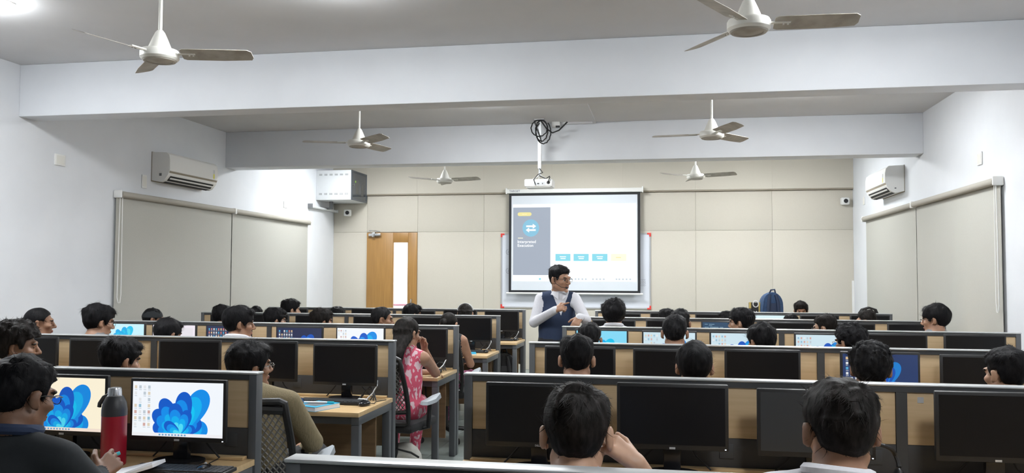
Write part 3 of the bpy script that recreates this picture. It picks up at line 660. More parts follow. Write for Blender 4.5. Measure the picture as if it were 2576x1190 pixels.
def lit(parent, kind, seed):
    bg = {'cream': (0.95, 0.86, 0.66), 'white': (0.88, 0.92, 0.97), 'cyan': (0.55, 0.86, 0.95), 'pink': (0.86, 0.80, 0.88), 'dark': (0.012, 0.022, 0.075), 'pale': (0.60, 0.76, 0.84), 'code': (0.015, 0.06, 0.13), 'brightcyan': (0.22, 0.68, 0.90), 'navy': (0.01, 0.035, 0.13), 'page': (0.70, 0.88, 0.92)}[kind]
    g = 1.0
    d = obj('display', mon_glass.mesh('display'), ecm(bg, g), parent)
    if kind == 'cream': bloom(d, 0.52, 0.06, 0.92, BLUES, 0.85); taskbar(d, (0.95, 0.80, 0.68), seed, 0.9)
    elif kind == 'white': bloom(d, 0.54, 0.06, 0.92, BLUES, 0.95); icons(d, 4, 7, 0.02, 0.87, 0.05, 0.115, seed, 0.85, miss=0.12); taskbar(d, (0.90, 0.90, 0.93), seed, 0.95)
    elif kind == 'cyan': bloom(d, 0.5, 0.3, 0.7, BLUES[2:] + BLUES[3:], 0.9)
    elif kind == 'pink': rectpart(d, 'picture', 0.05, 0.22, 0.1, 0.8, ecm((0.25, 0.2, 0.22), 0.6)); rectpart(d, 'window_pane', 0.3, 0.95, 0.1, 0.9, ecm((0.88, 0.84, 0.9), 0.9))
    elif kind == 'dark': icons(d, 8 if seed % 2 else 6, 7, 0.04, 0.84, 0.055, 0.135, seed, 0.8, True, 0.05); bloom(d, 0.58, 0.1, 0.75, BLUES[:1] + BLUES[:4], 0.8)
    elif kind == 'pale': icons(d, 5, 6, 0.03, 0.85, 0.055, 0.13, seed, 0.85, miss=0.2); bloom(d, 0.55, 0.06, 0.8, BLUES, 0.85); taskbar(d, (0.8, 0.85, 0.9), seed, 0.9)
    elif kind == 'brightcyan': bloom(d, 0.5, 0.06, 0.75, BLUES[2:] + BLUES[2:4], 0.9)
    elif kind == 'navy': icons(d, 4, 7, 0.04, 0.86, 0.06, 0.13, seed, 0.8, True); bloom(d, 0.5, 0.1, 0.8, BLUES[:2] + BLUES[:3], 0.7); taskbar(d, (0.03, 0.06, 0.12), seed, 0.8)
    elif kind == 'code':
        mb = MB(); r = random.Random(seed)
        for k in range(13):
            u = 0.05 + 0.05 * r.randrange(3)
            for q in range(r.randrange(1, 4)):
                w = r.uniform(0.05, 0.25); a, b = scr(min(u, 0.9), 0.9 - k * 0.065), scr(min(u + w, 0.97), 0.925 - k * 0.065); mb.b2(a[0], b[0], -0.0012, -0.0007, a[1], b[1]); u += w + 0.03
        obj('code_lines', mb, ecm((0.30, 0.55, 0.75), 0.6), d)
    elif kind == 'page':
        rectpart(d, 'page', 0.0, 1.0, 0.0, 0.86, ecm((0.9, 0.94, 0.95), 0.95)); icons(d, 5, 3, 0.06, 0.75, 0.12, 0.2, seed, 0.85, miss=0.3)
    return d
LIT_WORDS = {'cream': 'monitor with cream desktop and blue flower', 'white': 'monitor with white desktop, icons and blue flower', 'cyan': 'monitor glowing cyan', 'pink': 'monitor showing a pale pink page', 'dark': 'monitor with dark blue icon-filled desktop', 'pale': 'monitor with pale blue desktop', 'code': 'monitor showing dark blue code', 'brightcyan': 'monitor with bright cyan desktop', 'navy': 'monitor with navy desktop', 'page': 'monitor showing a pale web page'}
def monitor(side, row, k, x, kind=None, dz=0.0, rz=0.0, logo='tab', yoff=0.19):
    y = (ROW_L if side == 'L' else ROW_R)[row] - yoff
    what = LIT_WORDS[kind] if kind else 'switched-off black monitor'
    rr = row if side == 'L' else row + 1
    lb = '%s, %s from the aisle in %s %s row' % (what, ORD[k], ORD[rr], 'left' if side == 'L' else 'right')
    t = empty('monitor', lb, 'monitor', (x, y, DT), rz, 'desktop monitors on the benches')
    zc_ = 0.2425 + dz                                        # display centre above desk
    h = bpy.data.objects
    for n_, me in (('casing', mon_case),):
        obj(n_, me, None, t, (0, 0, zc_))
    obj('stand_neck', mon_neck, None, t, (0, 0, 0.2615)); obj('stand_base', mon_base, None, t, (0, 0, 0.2615)); obj('cable', cab_me, None, t, (0, 0, 0.2615))
    if kind: lit(t, kind, row * 7 + k).location = (0, 0, zc_)
    else: obj('display', gl_off2 if logo == 'painted_reflection' else gl_off, None, t, (0, 0, zc_))
    if logo == 'dell': obj('badge', dell_me, None, t, (0, -0.0012, zc_ - MH / 2 + 0.006), XZ)
    else: obj('badge', tab_me, None, t, (0, 0, zc_))
    if row <= 1: obj('power_light', led_me, None, t, (0, 0, zc_))
    return t
lit_map = {('L', 1, 1): 'white', ('L', 1, 2): 'cream', ('L', 3, 2): 'white', ('L', 3, 3): 'dark', ('L', 3, 4): 'dark', ('L', 3, 5): 'pink', ('L', 3, 6): 'cyan',
           ('R', 2, 4): 'navy', ('R', 3, 1): 'brightcyan', ('R', 3, 2): 'pale', ('R', 3, 3): 'pale', ('R', 3, 4): 'pale', ('R', 4, 3): 'code', ('R', 5, 4): 'page'}
for row in range(1, 6):
    for k in range(1, 7):
        if row == 1 and k > 3: continue
        monitor('L', row, k, SEAT_L[k - 1] + rnd.uniform(-0.012, 0.012), lit_map.get(('L', row, k)), rnd.uniform(-0.014, 0.004), rnd.uniform(-0.05, 0.05))
for row in range(0, 6):
    for k in range(1, 7):
        if row == 0 and k > 2: continue
        if row == 1 and k > 5: continue
        monitor('R', row, k, SEAT_R[k - 1] + rnd.uniform(-0.006, 0.006), lit_map.get(('R', row, k)), rnd.uniform(-0.012, 0.004) - (0.008 if row > 3 else 0), rnd.uniform(-0.03, 0.03), 'dell' if (row, k) == (1, 1) else 'painted_reflection' if (row, k) == (1, 3) else 'tab')

# keyboards and mice
kb_me = MB().box((0, 0, 0.010), (0.43, 0.135, 0.016), bev=0.004).mesh('keyboard_body'); kb_me.materials.append(M['black'])
keys = MB()
for r_ in range(5):
    for q in range(17): keys.b2(-0.207 + q * 0.0245, -0.186 + q * 0.0245, -0.058 + r_ * 0.023, -0.039 + r_ * 0.023, 0.0182, 0.0235)
keys = keys.mesh('keys'); keys.materials.append(M['frame'])
ms_me = MB().ell((0, 0, 0.014), (0.03, 0.052, 0.021)).mesh('mouse_shell'); ms_me.materials.append(M['black_s'])
whl_me = MB().cone((-0.004, 0.028, 0.031), (0.004, 0.028, 0.031), 0.007, 0.007, 12).mesh('wheel'); whl_me.materials.append(M['silver'])
mcab = MB().tube([(0, 0.05, 0.01), (0.01, 0.09, 0.004), (-0.03, 0.16, 0.004), (-0.02, 0.26, 0.004)], 0.0025, 6).mesh('mouse_cable'); mcab.materials.append(M['rubber'])
def keyboard(x, y, rz, where):
    t = empty('keyboard', 'black keyboard ' + where, 'keyboard', (x, y, DT), rz, 'black desktop keyboards')
    obj('keyboard_body', kb_me, None, t); ks = obj('keys', keys, None, t); ks['kind'] = 'stuff'
def mouse(x, y, rz, where):
    t = empty('mouse', 'black mouse ' + where, 'mouse', (x, y, DT), rz, 'black computer mice')
    obj('mouse_shell', ms_me, None, t); obj('wheel', whl_me, None, t); obj('mouse_cable', mcab, None, t)
keyboard(-1.99, 3.28, 0.04, 'in front of the white lit monitor, nearest left row')
mouse(-1.90, 3.30, 0.2, 'at the desk corner of the nearest left row')
keyboard(-2.13, 5.235, -0.03, 'beside the blue book on the second left desk')
mouse(-1.88, 5.17, -0.3, 'on the corner of the second left desk')
keyboard(-2.14, 7.02, -0.1, 'by the elbow of the woman in pink')
mouse(-1.90, 7.03, 0.3, 'at the desk corner beside the woman in pink')
keyboard(-2.12, 8.98, 0.0, 'at the aisle end of the fourth left row')
mouse(-1.90, 8.95, 0.2, 'on the aisle corner of the fourth left row')
keyboard(-2.12, 10.70, 0.0, 'at the aisle end of the farthest left row')
mouse(-1.89, 10.72, -0.2, 'on the aisle corner of the farthest left row')
keyboard(-0.54, 3.33, 0.0, 'under the first right-hand monitor behind the near partition')
keyboard(0.02, 3.33, 0.0, 'under the second right-hand monitor behind the near partition')
# loose plugs, adapters and cable loops at the aisle ends
def loops(x, y, where, seed):
    r = random.Random(seed); mb = MB()
    for k in range(3):
        mb.tube([(0, 0.02 * k, 0.006), (0.03 + 0.02 * k, 0.03, 0.05 + 0.02 * k), (0.08 + 0.01 * k, 0.02, 0.09 - 0.02 * k), (0.11, 0.0, 0.05), (0.09 + 0.02 * k, -0.02, 0.006)], 0.0045, 6)
    o = obj('adapter_cable', mb, 'black', None, (x, y, DT)); tag(o, 'black cable loops with plugs ' + where, 'cable', 'loose cables on desks')
    obj('plug', MB().box((0.04, -0.04, 0.010), (0.05, 0.03, 0.019), bev=0.003), 'white_pl', o)
    obj('white_lead', MB().tube([(0.06, -0.02, 0.008), (0.10, 0.0, 0.05), (0.125, 0.01, 0.10), (0.12, 0.03, 0.13)], 0.005, 6), 'silver', o)
loops(-2.0, 5.38, 'at the right end of the second left desk', 1)
loops(-2.0, 7.18, 'behind the arm of the woman in pink', 2)
loops(-2.0, 9.10, 'under the aisle monitor of the fourth left row', 3)
loops(-2.0, 10.84, 'under the aisle monitor of the farthest left row', 4)
loops(0.66, 3.60, 'under the third right-hand monitor of the second right row', 5)
o = obj('headphones', MB().tube([(0.075 * math.cos(a * PI / 12), 0.02 * math.sin(a), 0.10 + 0.085 * math.sin(a * PI / 12)) for a in range(13)], 0.008, 8), 'black', None, (0.80, 3.50, DT)); tag(o, 'black headset standing on the second right desk by the divider', 'headphones')
for s_ in (-1, 1): obj('ear_cushion', MB().ell((0.072 * s_, 0, 0.055), (0.02, 0.04, 0.045)), 'black', o); 
obj('ear_foot', MB().b2(-0.09, 0.09, -0.02, 0.02, 0.0, 0.012), 'black', o)
for x_, lb in ((0.735, 'beside the third right-hand monitor, second right row'), (1.62, 'below the fourth right-hand monitor, second right row')):
    o = obj('socket_adapter', MB().box((0, 0, 0.0), (0.03, 0.02, 0.04), bev=0.003), 'white_pl', None, (x_, 3.76, 0.83)); tag(o, 'small white plug ' + lb, 'plug', 'white plugs in the raceway')
    obj('pin', MB().b2(-0.006, 0.006, 0.009, 0.014, -0.006, 0.006), 'chrome', o)

# ------------------------------------------------------------------ things on the desks
t = empty('water_bottle', 'red steel water bottle with charcoal lid on the nearest left desk', 'bottle', (-2.36, 3.36, DT)); t.scale = (0.96, 0.96, 1.24)
obj('red_body', MB().lathe([(0.050, 0.0), (0.054, 0.004), (0.054, 0.172)]), 'bottle_r', t)
sh2 = obj('shoulder', MB().lathe([(0.0545, 0.172), (0.0545, 0.192), (0.050, 0.217), (0.038, 0.236), (0.034, 0.24)]), 'bottle_g', t)
obj('spout_loop', MB().tube([(-0.02, -0.01, 0.243), (-0.05, -0.01, 0.232), (-0.068, -0.01, 0.212), (-0.070, -0.01, 0.20)], 0.009, 8), 'bottle_g', sh2)
obj('lid', MB().lathe([(0.034, 0.24), (0.031, 0.243), (0.030, 0.262), (0.027, 0.268), (0.010, 0.270)]), 'chrome', t)
nb = obj('notebook_sheets', MB().prism([(-0.10, -0.08), (0.03, -0.10), (0.13, -0.04), (0.14, 0.06), (0.02, 0.09), (-0.09, 0.03)], lambda a, b: (a, b, 0.001 + 0.26 * max(0, a + 0.02)), lambda a, b: (a * 0.98, b * 0.98, 0.008 + 0.30 * max(0, a + 0.02))), 'paper', None, (-2.19, 3.20, DT), (0, 0, 0.15)); tag(nb, 'curling white paper sheets on the nearest left desk', 'papers')
obj('sheet', MB().prism([(-0.10, -0.07), (0.03, -0.09), (0.12, -0.03), (0.02, 0.08), (-0.09, 0.03)], lambda a, b: (a + 0.005, b, 0.0085 + 0.30 * max(0, a + 0.02)), lambda a, b: (a, b, 0.0095 + 0.36 * max(0, a + 0.02))), 'paper', nb)
bk = empty('book', 'thick light blue paperback with a pen on the second left desk', 'book', (-2.13, 5.01, DT), -0.35); bk.scale = (0.85, 0.80, 1)
obj('cover', MB().b2(-0.105, 0.105, -0.14, 0.14, 0.0262, 0.028).b2(-0.105, 0.105, -0.14, 0.14, 0.0, 0.002).b2(-0.107, -0.105, -0.14, 0.14, 0, 0.028), 'cyan', bk)
obj('pages', MB().b2(-0.104, 0.102, -0.138, 0.138, 0.002, 0.026), 'paper', bk)
obj('cover_picture', MB().b2(-0.07, 0.07, -0.09, 0.04, 0.028, 0.0285), mat('cover_art', (0.16, 0.17, 0.18), 0.4), bk)
obj('cover_title', MB().b2(-0.08, 0.08, 0.07, 0.10, 0.028, 0.0285), 'paper', bk)
pn = obj('pen', MB().cone((-0.09, 0, 0), (0.06, 0, 0), 0.006, 0.006, 10), 'paper', None, (-2.13, 5.03, DT + 0.035), (0, 0, 0.1)); tag(pn, 'white pen with teal cap lying on the blue paperback', 'pen')
obj('pen_cap', MB().cone((0.058, 0, 0), (0.10, 0, 0), 0.0066, 0.006, 10), 'teal', pn)
pc = obj('pouch', MB().box((0, 0, 0.024), (0.14, 0.07, 0.047), bev=0.018), 'navyd', None, (-2.33, 5.10, DT)); tag(pc, 'dark blue pouch with white tag beside the blue paperback', 'pouch')
obj('tag', MB().b2(-0.06, 0.05, -0.037, -0.0345, 0.005, 0.022), 'paper', pc); obj('zip_pull', MB().tube([(0.06, -0.01, 0.045), (0.08, -0.02, 0.03), (0.075, -0.03, 0.008)], 0.004, 6), 'navy', pc)
tbm = obj('tablet', MB().box((0, 0, 0.005), (0.17, 0.24, 0.009), bev=0.003), 'silver', None, (-2.52, 5.16, DT), (0, 0, -0.3)); tag(tbm, 'thin grey tablet behind the man in khaki', 'tablet')
obj('tablet_display', MB().b2(-0.076, 0.076, -0.11, 0.11, 0.0094, 0.0105), 'screen_off', tbm)
bk2 = obj('booklet', MB().b2(-0.09, 0.09, -0.12, 0.12, 0.0, 0.012, bev=0.002), 'cyan', None, (-2.06, 8.78, DT), (0, 0, 0.25)); tag(bk2, 'blue booklet on the aisle desk of the fourth left row', 'book')
obj('page_block', MB().b2(-0.086, 0.088, -0.122, 0.118, 0.002, 0.010), 'paper', bk2)
cp = obj('crumpled_tissue', MB().ell((0, 0, 0.016), (0.035, 0.03, 0.017), 9, 5), 'paper', None, (-1.93, 6.88, DT), (0, 0, 0.4)); tag(cp, 'small white tissue at the elbow of the woman in pink', 'tissue')
st = obj('paper_sticker', MB().b2(-0.012, 0.012, -0.0012, 0, -0.012, 0.012), 'silver', None, (1.03, ROW_R[1] - 0.0222, 1.07)); tag(st, 'small pale sticker on the wood panel right of the divider', 'sticker')
# computer tower, bags
t = empty('computer_tower', 'black computer tower under the second left desk', 'computer', (-2.32, 5.20, 0))
obj('case', MB().b2(-0.09, 0.09, -0.19, 0.17, 0.0, 0.40, bev=0.006), 'black', t); obj('front_panel', MB().b2(-0.088, 0.088, -0.2, -0.189, 0.004, 0.396, bev=0.003), 'black_s', t)
def rucksack(name, loc, rz, w, d, h, mbody, mstrap, label):
    t = empty(name, label, 'bag', loc, rz)
    P = []
    for i in range(13):
        a = PI * i / 12; P.append((w / 2 * math.cos(a), h * 0.62 + h * 0.38 * math.sin(a) ** 0.8))
    P = [(w / 2 * 0.96, 0.0), (w / 2, h * 0.2)] + P + [(-w / 2, h * 0.2), (-w / 2 * 0.96, 0.0)]
    bm_ = MB().prism(P, lambda a, b: (a * 0.92, -d / 2, b * 0.985), lambda a, b: (a, -d / 6, b)); bm_.prism(P, lambda a, b: (a, -d / 6, b), lambda a, b: (a * 0.9, d / 2, b * 0.97))
    obj('pack', bm_, mbody, t)
    for s_ in (-1, 1):
        obj('shoulder_strap', MB().tube([(s_ * w * 0.13, -d / 2 + 0.0, h * 0.93), (s_ * w * 0.2, -d / 2 - 0.025, h * 0.75), (s_ * w * 0.24, -d / 2 - 0.03, h * 0.45), (s_ * w * 0.36, -d / 2 - 0.01, h * 0.1)], 0.02, 8, taper=[1, 1.2, 1.1, 0.6]), mstrap, t)
    obj('grab_handle', MB().tube([(-w * 0.13, -d / 2 + 0.02, h * 0.97), (-w * 0.08, -d / 2 + 0.0, h * 1.05), (w * 0.08, -d / 2, h * 1.06), (w * 0.13, -d / 2 + 0.02, h * 0.97)], 0.011, 8), mstrap, t)
    obj('side_piping', MB().tube([(-w * 0.47, -d / 2 - 0.004, 0.03), (-w * 0.475, -d / 2 - 0.006, h * 0.5), (-w * 0.38, -d / 2 - 0.004, h * 0.82)], 0.008, 6), mbody, t)
    obj('back_pad', MB().box((0, -d / 2 - 0.004, h * 0.42), (w * 0.42, 0.02, h * 0.6), bev=0.008), mstrap, t)
    return t
ft = empty('front_table', 'plain table behind the farthest right row carrying the bags', 'table', (1.85, 11.62, 0))
obj('table_top', MB().b2(-0.95, 0.95, -0.26, 0.26, 0.83, 0.86, bev=0.003), 'desk', ft)
for sx_ in (-0.9, 0.9):
    for sy_ in (-0.22, 0.22): obj('leg', MB().b2(sx_ - 0.02, sx_ + 0.02, sy_ - 0.02, sy_ + 0.02, 0, 0.8295), 'frame_l', ft)
rucksack('backpack', (1.345, 11.56, 0.86), 0.15, 0.29, 0.2, 0.52, 'navy', 'navyd', 'blue backpack standing on the table behind the far right row')
t = empty('sling_bag', 'small black bag with mustard edges left of the blue backpack', 'bag', (1.135, 11.58, 0.86), 0.1)
obj('pouch_body', MB().box((0, 0, 0.19), (0.125, 0.1, 0.38), bev=0.01), 'bag_k', t)
for s_ in (-1, 1): obj('edge_binding', MB().box((0.058 * s_, -0.035, 0.19), (0.022, 0.05, 0.385), bev=0.004), 'bag_y', t)
obj('ring_handle', MB().tube([(0.035 * math.cos(a * PI / 10) + 0.01, -0.055, 0.36 + 0.04 * math.sin(a * PI / 10)) for a in range(20)], 0.007, 8, closed=True), 'paper', t)
obj('lettering', text_mesh('D-L', 0.05, 0.0006, 'CENTER'), 'paper', t, (0.0, -0.0512, 0.235), XZ)
t = empty('holdall', 'black holdall with arched handle on the table by the right blind', 'bag', (2.53, 11.60, 0.86))
obj('holdall_body', MB().ell((0, 0, 0.125), (0.21, 0.13, 0.122)).box((0, 0, 0.06), (0.36, 0.22, 0.12), bev=0.03), 'bag_k', t)
for s_ in (-1, 1): obj('handle', MB().tube([(-0.10, 0.05 * s_, 0.22), (-0.05, 0.03 * s_, 0.30), (0.03, 0.03 * s_, 0.325), (0.11, 0.03 * s_, 0.30), (0.15, 0.05 * s_, 0.19)], 0.014, 8), 'bag_k', t)
rucksack('backpack', (-2.02, 10.62, 0.0), 0.2, 0.3, 0.2, 0.62, 'bag_k', 'bag_k', 'black backpack on the floor under the farthest left desk')
t = empty('tote_bag', 'white cotton bag on the floor under the chair of the woman in pink', 'bag', (-1.98, 6.34, 0.0), 0.3)
obj('bag_body', MB().ell((0, 0, 0.15), (0.14, 0.10, 0.15), 12, 8).box((0, 0, 0.1), (0.22, 0.14, 0.2), bev=0.04), 'cloth_w', t)
obj('bag_strap', MB().tube([(-0.1, -0.10, 0.2), (-0.06, -0.115, 0.27), (0.05, -0.115, 0.24), (0.11, -0.10, 0.2)], 0.008, 6), 'bag_k', t)
t = empty('cable_bundle', 'tangled dark cables hanging under the third left desk', 'cables', (-2.12, 7.05, 0))
mb = MB(); r_ = random.Random(3)
for k in range(5): mb.tube([(0.04 * k - 0.1, 0.02 * r_.random(), 0.66), (0.03 * k - 0.05, -0.08, 0.5 - 0.03 * k), (0.05 * k - 0.12, -0.06, 0.33), (0.04 * k - 0.1, 0.0, 0.25), (0.03 * k - 0.02, 0.04, 0.45), (0.04 * k - 0.08, 0.06, 0.66)], 0.007, 6)
obj('cables', mb, 'rubber', t); obj('hook', MB().b2(-0.16, 0.16, -0.02, 0.02, 0.655, 0.67), 'frame', t)
obj('power_strip', MB().box((0.0, 0.05, 0.30), (0.22, 0.04, 0.05), bev=0.005), 'white_pl', t)

# ------------------------------------------------------------------ office chairs
def chair_meshes():
    out = []
    def add(n, mb, m):
        me = mb.mesh(n); me.materials.append(M[m]); out.append((n, me))
    def bp(u, v):        # back surface
        return Vector((u * (0.205 + 0.02 * math.sin(PI * v)), -0.235 - 0.10 * v + 0.05 * math.cos(v * PI * 1.1) * 0.6 - 0.035 * (1 - u * u), 0.50 + 0.47 * v))
    add('seat', MB().box((0, 0.02, 0.455), (0.48, 0.47, 0.075), bev=0.03), 'seat')
    ring = [bp(-1, v / 10) for v in range(11)] + [bp(-0.9 + 0.3 * i, 1.02) for i in range(7)] + [bp(1, 1 - v / 10) for v in range(11)] + [bp(0.9 - 0.3 * i, -0.02) for i in range(7)]
    add('back_frame', MB().tube(ring, 0.018, 8, closed=True).tube([bp(-0.95, 0.93), bp(-0.5, 0.945), bp(0, 0.95), bp(0.5, 0.945), bp(0.95, 0.93)], 0.022, 8).tube([bp(-0.95, 0.17), bp(0, 0.14), bp(0.95, 0.17)], 0.016, 8), 'black')
    lat = MB(); N = 15
    for k in range(-N, N + 1):
        for s in (-1, 1):
            pts = []
            for q in range(13):
                v = 0.15 + 0.78 * q / 12; u = k / N * 1.9 + s * (v - 0.54) * 1.5
                if -0.97 <= u <= 0.97: pts.append(bp(u, v))
                elif pts: break
            if len(pts) > 1: lat.tube(pts, 0.0042, 3)
    add('mesh_back', lat, 'mesh')
    add('spine', MB().tube([(0, -0.10, 0.41), (0, -0.26, 0.42), (0, -0.32, 0.55), (0, -0.345, 0.68)], 0.022, 8), 'black')
    for s in (-1, 1):
        add('arm_post', MB().tube([(s * 0.20, 0.0, 0.425), (s * 0.275, 0.0, 0.44), (s * 0.285, 0.0, 0.62)], 0.018, 8), 'black')
        add('arm_pad', MB().prism([(-0.13, 0.0), (-0.10, -0.035), (0.0, -0.045), (0.10, -0.03), (0.15, 0.02), (0.14, 0.035), (0.05, 0.035), (-0.05, 0.04), (-0.12, 0.035)], lambda a, b: (s * 0.285 + b, a, 0.62 + 0.25 * max(0, a - 0.05)), lambda a, b: (s * 0.285 + b * 0.85, a * 0.95, 0.645 + 0.35 * max(0, a - 0.05))), 'armpad')
    add('gas_lift', MB().cone((0, 0, 0.10), (0, 0, 0.43), 0.028, 0.022), 'black')
    st = MB(); ca = MB()
    for k in range(5):
        a = 2 * PI * k / 5 + 0.3; dx, dy = math.cos(a), math.sin(a)
        st.tube([(0, 0, 0.115), (dx * 0.16, dy * 0.16, 0.10), (dx * 0.30, dy * 0.30, 0.075)], 0.02, 8, taper=[1.2, 1, 0.7])
        ca.cone((dx * 0.30 - dy * 0.022, dy * 0.30 + dx * 0.022, 0.0285), (dx * 0.30 + dy * 0.022, dy * 0.30 - dx * 0.022, 0.0285), 0.0285, 0.0285, 12)
    add('star_base', st, 'black'); add('castors', ca, 'rubber')
    return out
CH = chair_meshes()
def chair(x, y, rz, label):
    t = empty('office_chair', label, 'chair', (x, y, 0), rz, 'black mesh office chairs')
    for n_, me in CH: obj(n_, me, None, t)
    return t

# ------------------------------------------------------------------ people: smooth implicit bodies turned into one continuous mesh
def axis(lo, hi, coarse, fines):
    pts = [lo]; x = lo
    while x < hi:
        st = coarse
        for a, b, f in fines:
            if a - coarse * 0.5 <= x <= b: st = min(st, f)
        x += st; pts.append(x)
    return np.array(pts, dtype=np.float64)
class Sdf:
    def __init__(s, xs, ys, zs):
        s.ax = (xs, ys, zs); sh_ = (len(xs), len(ys), len(zs))
        s.d = np.full(sh_, 1.0, np.float32); s.best = np.full(sh_, 9.0, np.float32); s.lab = np.zeros(sh_, np.int8)
    def sub(s, lo, hi, m):
        sl = []; co = []
        for i in range(3):
            a = np.searchsorted(s.ax[i], lo[i] - m); b = np.searchsorted(s.ax[i], hi[i] + m)
            sl.append(slice(a, b)); co.append(s.ax[i][a:b])
        return tuple(sl), np.ix_(*co)
    def put(s, sl, dist, k, lab, cut=False):
        dist = dist.astype(np.float32)
        a = s.d[sl]
        if cut:
            b = -dist; h = np.clip(0.5 - 0.5 * (a - b) / k, 0, 1); s.d[sl] = a * (1 - h) + b * h + k * h * (1 - h); return
        h = np.clip(0.5 + 0.5 * (a - dist) / k, 0, 1)
        s.d[sl] = a * (1 - h) + dist * h - k * h * (1 - h)
        bt = s.best[sl]; w = dist < bt
        s.best[sl] = np.where(w, dist, bt); s.lab[sl] = np.where(w, lab, s.lab[sl])
    def cone(s, a, b, ra, rb, k=0.02, lab=0, cut=False):
        a = np.array(a, float); b = np.array(b, float); r = max(ra, rb)
        sl, (X, Y, Z) = s.sub(np.minimum(a, b) - r, np.maximum(a, b) + r, 0.05)
        ba = b - a; L = max(ba @ ba, 1e-9)
        px, py, pz = X - a[0], Y - a[1], Z - a[2]
        h = np.clip((px * ba[0] + py * ba[1] + pz * ba[2]) / L, 0, 1)
        s.put(sl, np.sqrt((px - h * ba[0]) ** 2 + (py - h * ba[1]) ** 2 + (pz - h * ba[2]) ** 2) - (ra + (rb - ra) * h), k, lab, cut)
    def ell(s, c, r, k=0.02, lab=0, R=None, cut=False):
        c = np.array(c, float); r = np.array(r, float); m = max(r)
        sl, (X, Y, Z) = s.sub(c - m, c + m, 0.05)
        px, py, pz = X - c[0], Y - c[1], Z - c[2]
        if R is not None:
            px, py, pz = (px * R[0, 0] + py * R[1, 0] + pz * R[2, 0], px * R[0, 1] + py * R[1, 1] + pz * R[2, 1], px * R[0, 2] + py * R[1, 2] + pz * R[2, 2])
        k0 = np.sqrt((px / r[0]) ** 2 + (py / r[1]) ** 2 + (pz / r[2]) ** 2); k1 = np.sqrt((px / r[0] ** 2) ** 2 + (py / r[1] ** 2) ** 2 + (pz / r[2] ** 2) ** 2)
        s.put(sl, k0 * (k0 - 1) / np.maximum(k1, 1e-6), k, lab, cut)
def nets(ax, d, lab=None):
    xs, ys, zs = ax; sg = d < 0
    c8 = [sg[i:sg.shape[0] - 1 + i, j:sg.shape[1] - 1 + j, k:sg.shape[2] - 1 + k] for i in (0, 1) for j in (0, 1) for k in (0, 1)]
    n = sum(c.astype(np.int8) for c in c8); act = (n > 0) & (n < 8)
    I, J, K = np.nonzero(act); idx = np.full(act.shape, -1, np.int64); idx[I, J, K] = np.arange(len(I))
    acc = np.zeros((len(I), 3)); cnt = np.zeros(len(I)); co = [(a, b, c) for a in (0, 1) for b in (0, 1) for c in (0, 1)]
    for p in co:
        for q in co:
            if sum(abs(u - v) for u, v in zip(p, q)) != 1 or p > q: continue
            v0 = d[I + p[0], J + p[1], K + p[2]].astype(float); v1 = d[I + q[0], J + q[1], K + q[2]].astype(float)
            m = (v0 < 0) != (v1 < 0); t = np.where(m, v0 / np.where(m, v0 - v1, 1), 0)
            P = np.stack([xs[I + p[0]], ys[J + p[1]], zs[K + p[2]]], 1); Q = np.stack([xs[I + q[0]], ys[J + q[1]], zs[K + q[2]]], 1)
            acc += np.where(m[:, None], P + (Q - P) * t[:, None], 0); cnt += m
    V = acc / cnt[:, None]; F = []
    for axn in range(3):
        s0 = [slice(None)] * 3; s1 = [slice(None)] * 3; s0[axn] = slice(0, -1); s1[axn] = slice(1, None)
        a = sg[tuple(s0)]; b = sg[tuple(s1)]; ch = a != b; i, j, k = np.nonzero(ch); g = [i, j, k]
        o1, o2 = [(1, 2), (2, 0), (0, 1)][axn]
        ok = (g[o1] > 0) & (g[o2] > 0) & (g[o1] < act.shape[o1]) & (g[o2] < act.shape[o2]); g = [q[ok] for q in g]
        fl_ = a[tuple(g)]
        def cell(u, v):
            h = [q.copy() for q in g]; h[o1] -= u; h[o2] -= v; return idx[h[0], h[1], h[2]]
        q = np.stack([cell(1, 1), cell(0, 1), cell(0, 0), cell(1, 0)], 1); q[~fl_] = q[~fl_][:, ::-1]; F.append(q)
    F = np.concatenate(F); F = F[(F >= 0).all(1)]
    L = None
    if lab is not None:
        L = lab[np.minimum(I + (V[:, 0] > (xs[I] + xs[I + 1]) / 2), len(xs) - 1), np.minimum(J + (V[:, 1] > (ys[J] + ys[J + 1]) / 2), len(ys) - 1), np.minimum(K + (V[:, 2] > (zs[K] + zs[K + 1]) / 2), len(zs) - 1)]
    return V, F, L
def np_mesh(name, V, F, mi=None):
    me = bpy.data.meshes.new(name)
    me.vertices.add(len(V)); me.vertices.foreach_set('co', np.asarray(V, np.float32).ravel())
    nq = F.shape[1]
    me.loops.add(F.size); me.loops.foreach_set('vertex_index', F.ravel().astype(np.int32))
    me.polygons.add(len(F)); me.polygons.foreach_set('loop_start', np.arange(0, F.size, nq, dtype=np.int32)); me.polygons.foreach_set('loop_total', np.full(len(F), nq, np.int32))
    if mi is not None: me.polygons.foreach_set('material_index', mi.astype(np.int32))
    me.polygons.foreach_set('use_smooth', np.ones(len(F), bool))
    me.update(calc_edges=True); me.validate()
    return me
def rotm(yaw, pitch=0.0, roll=0.0):
    return np.array(Matrix.Rotation(yaw, 3, 'Z') @ Matrix.Rotation(roll, 3, 'Y') @ Matrix.Rotation(pitch, 3, 'X'))
CRC, CRR = np.array((0, -0.012, 0.028)), np.array((0.074, 0.094, 0.088))
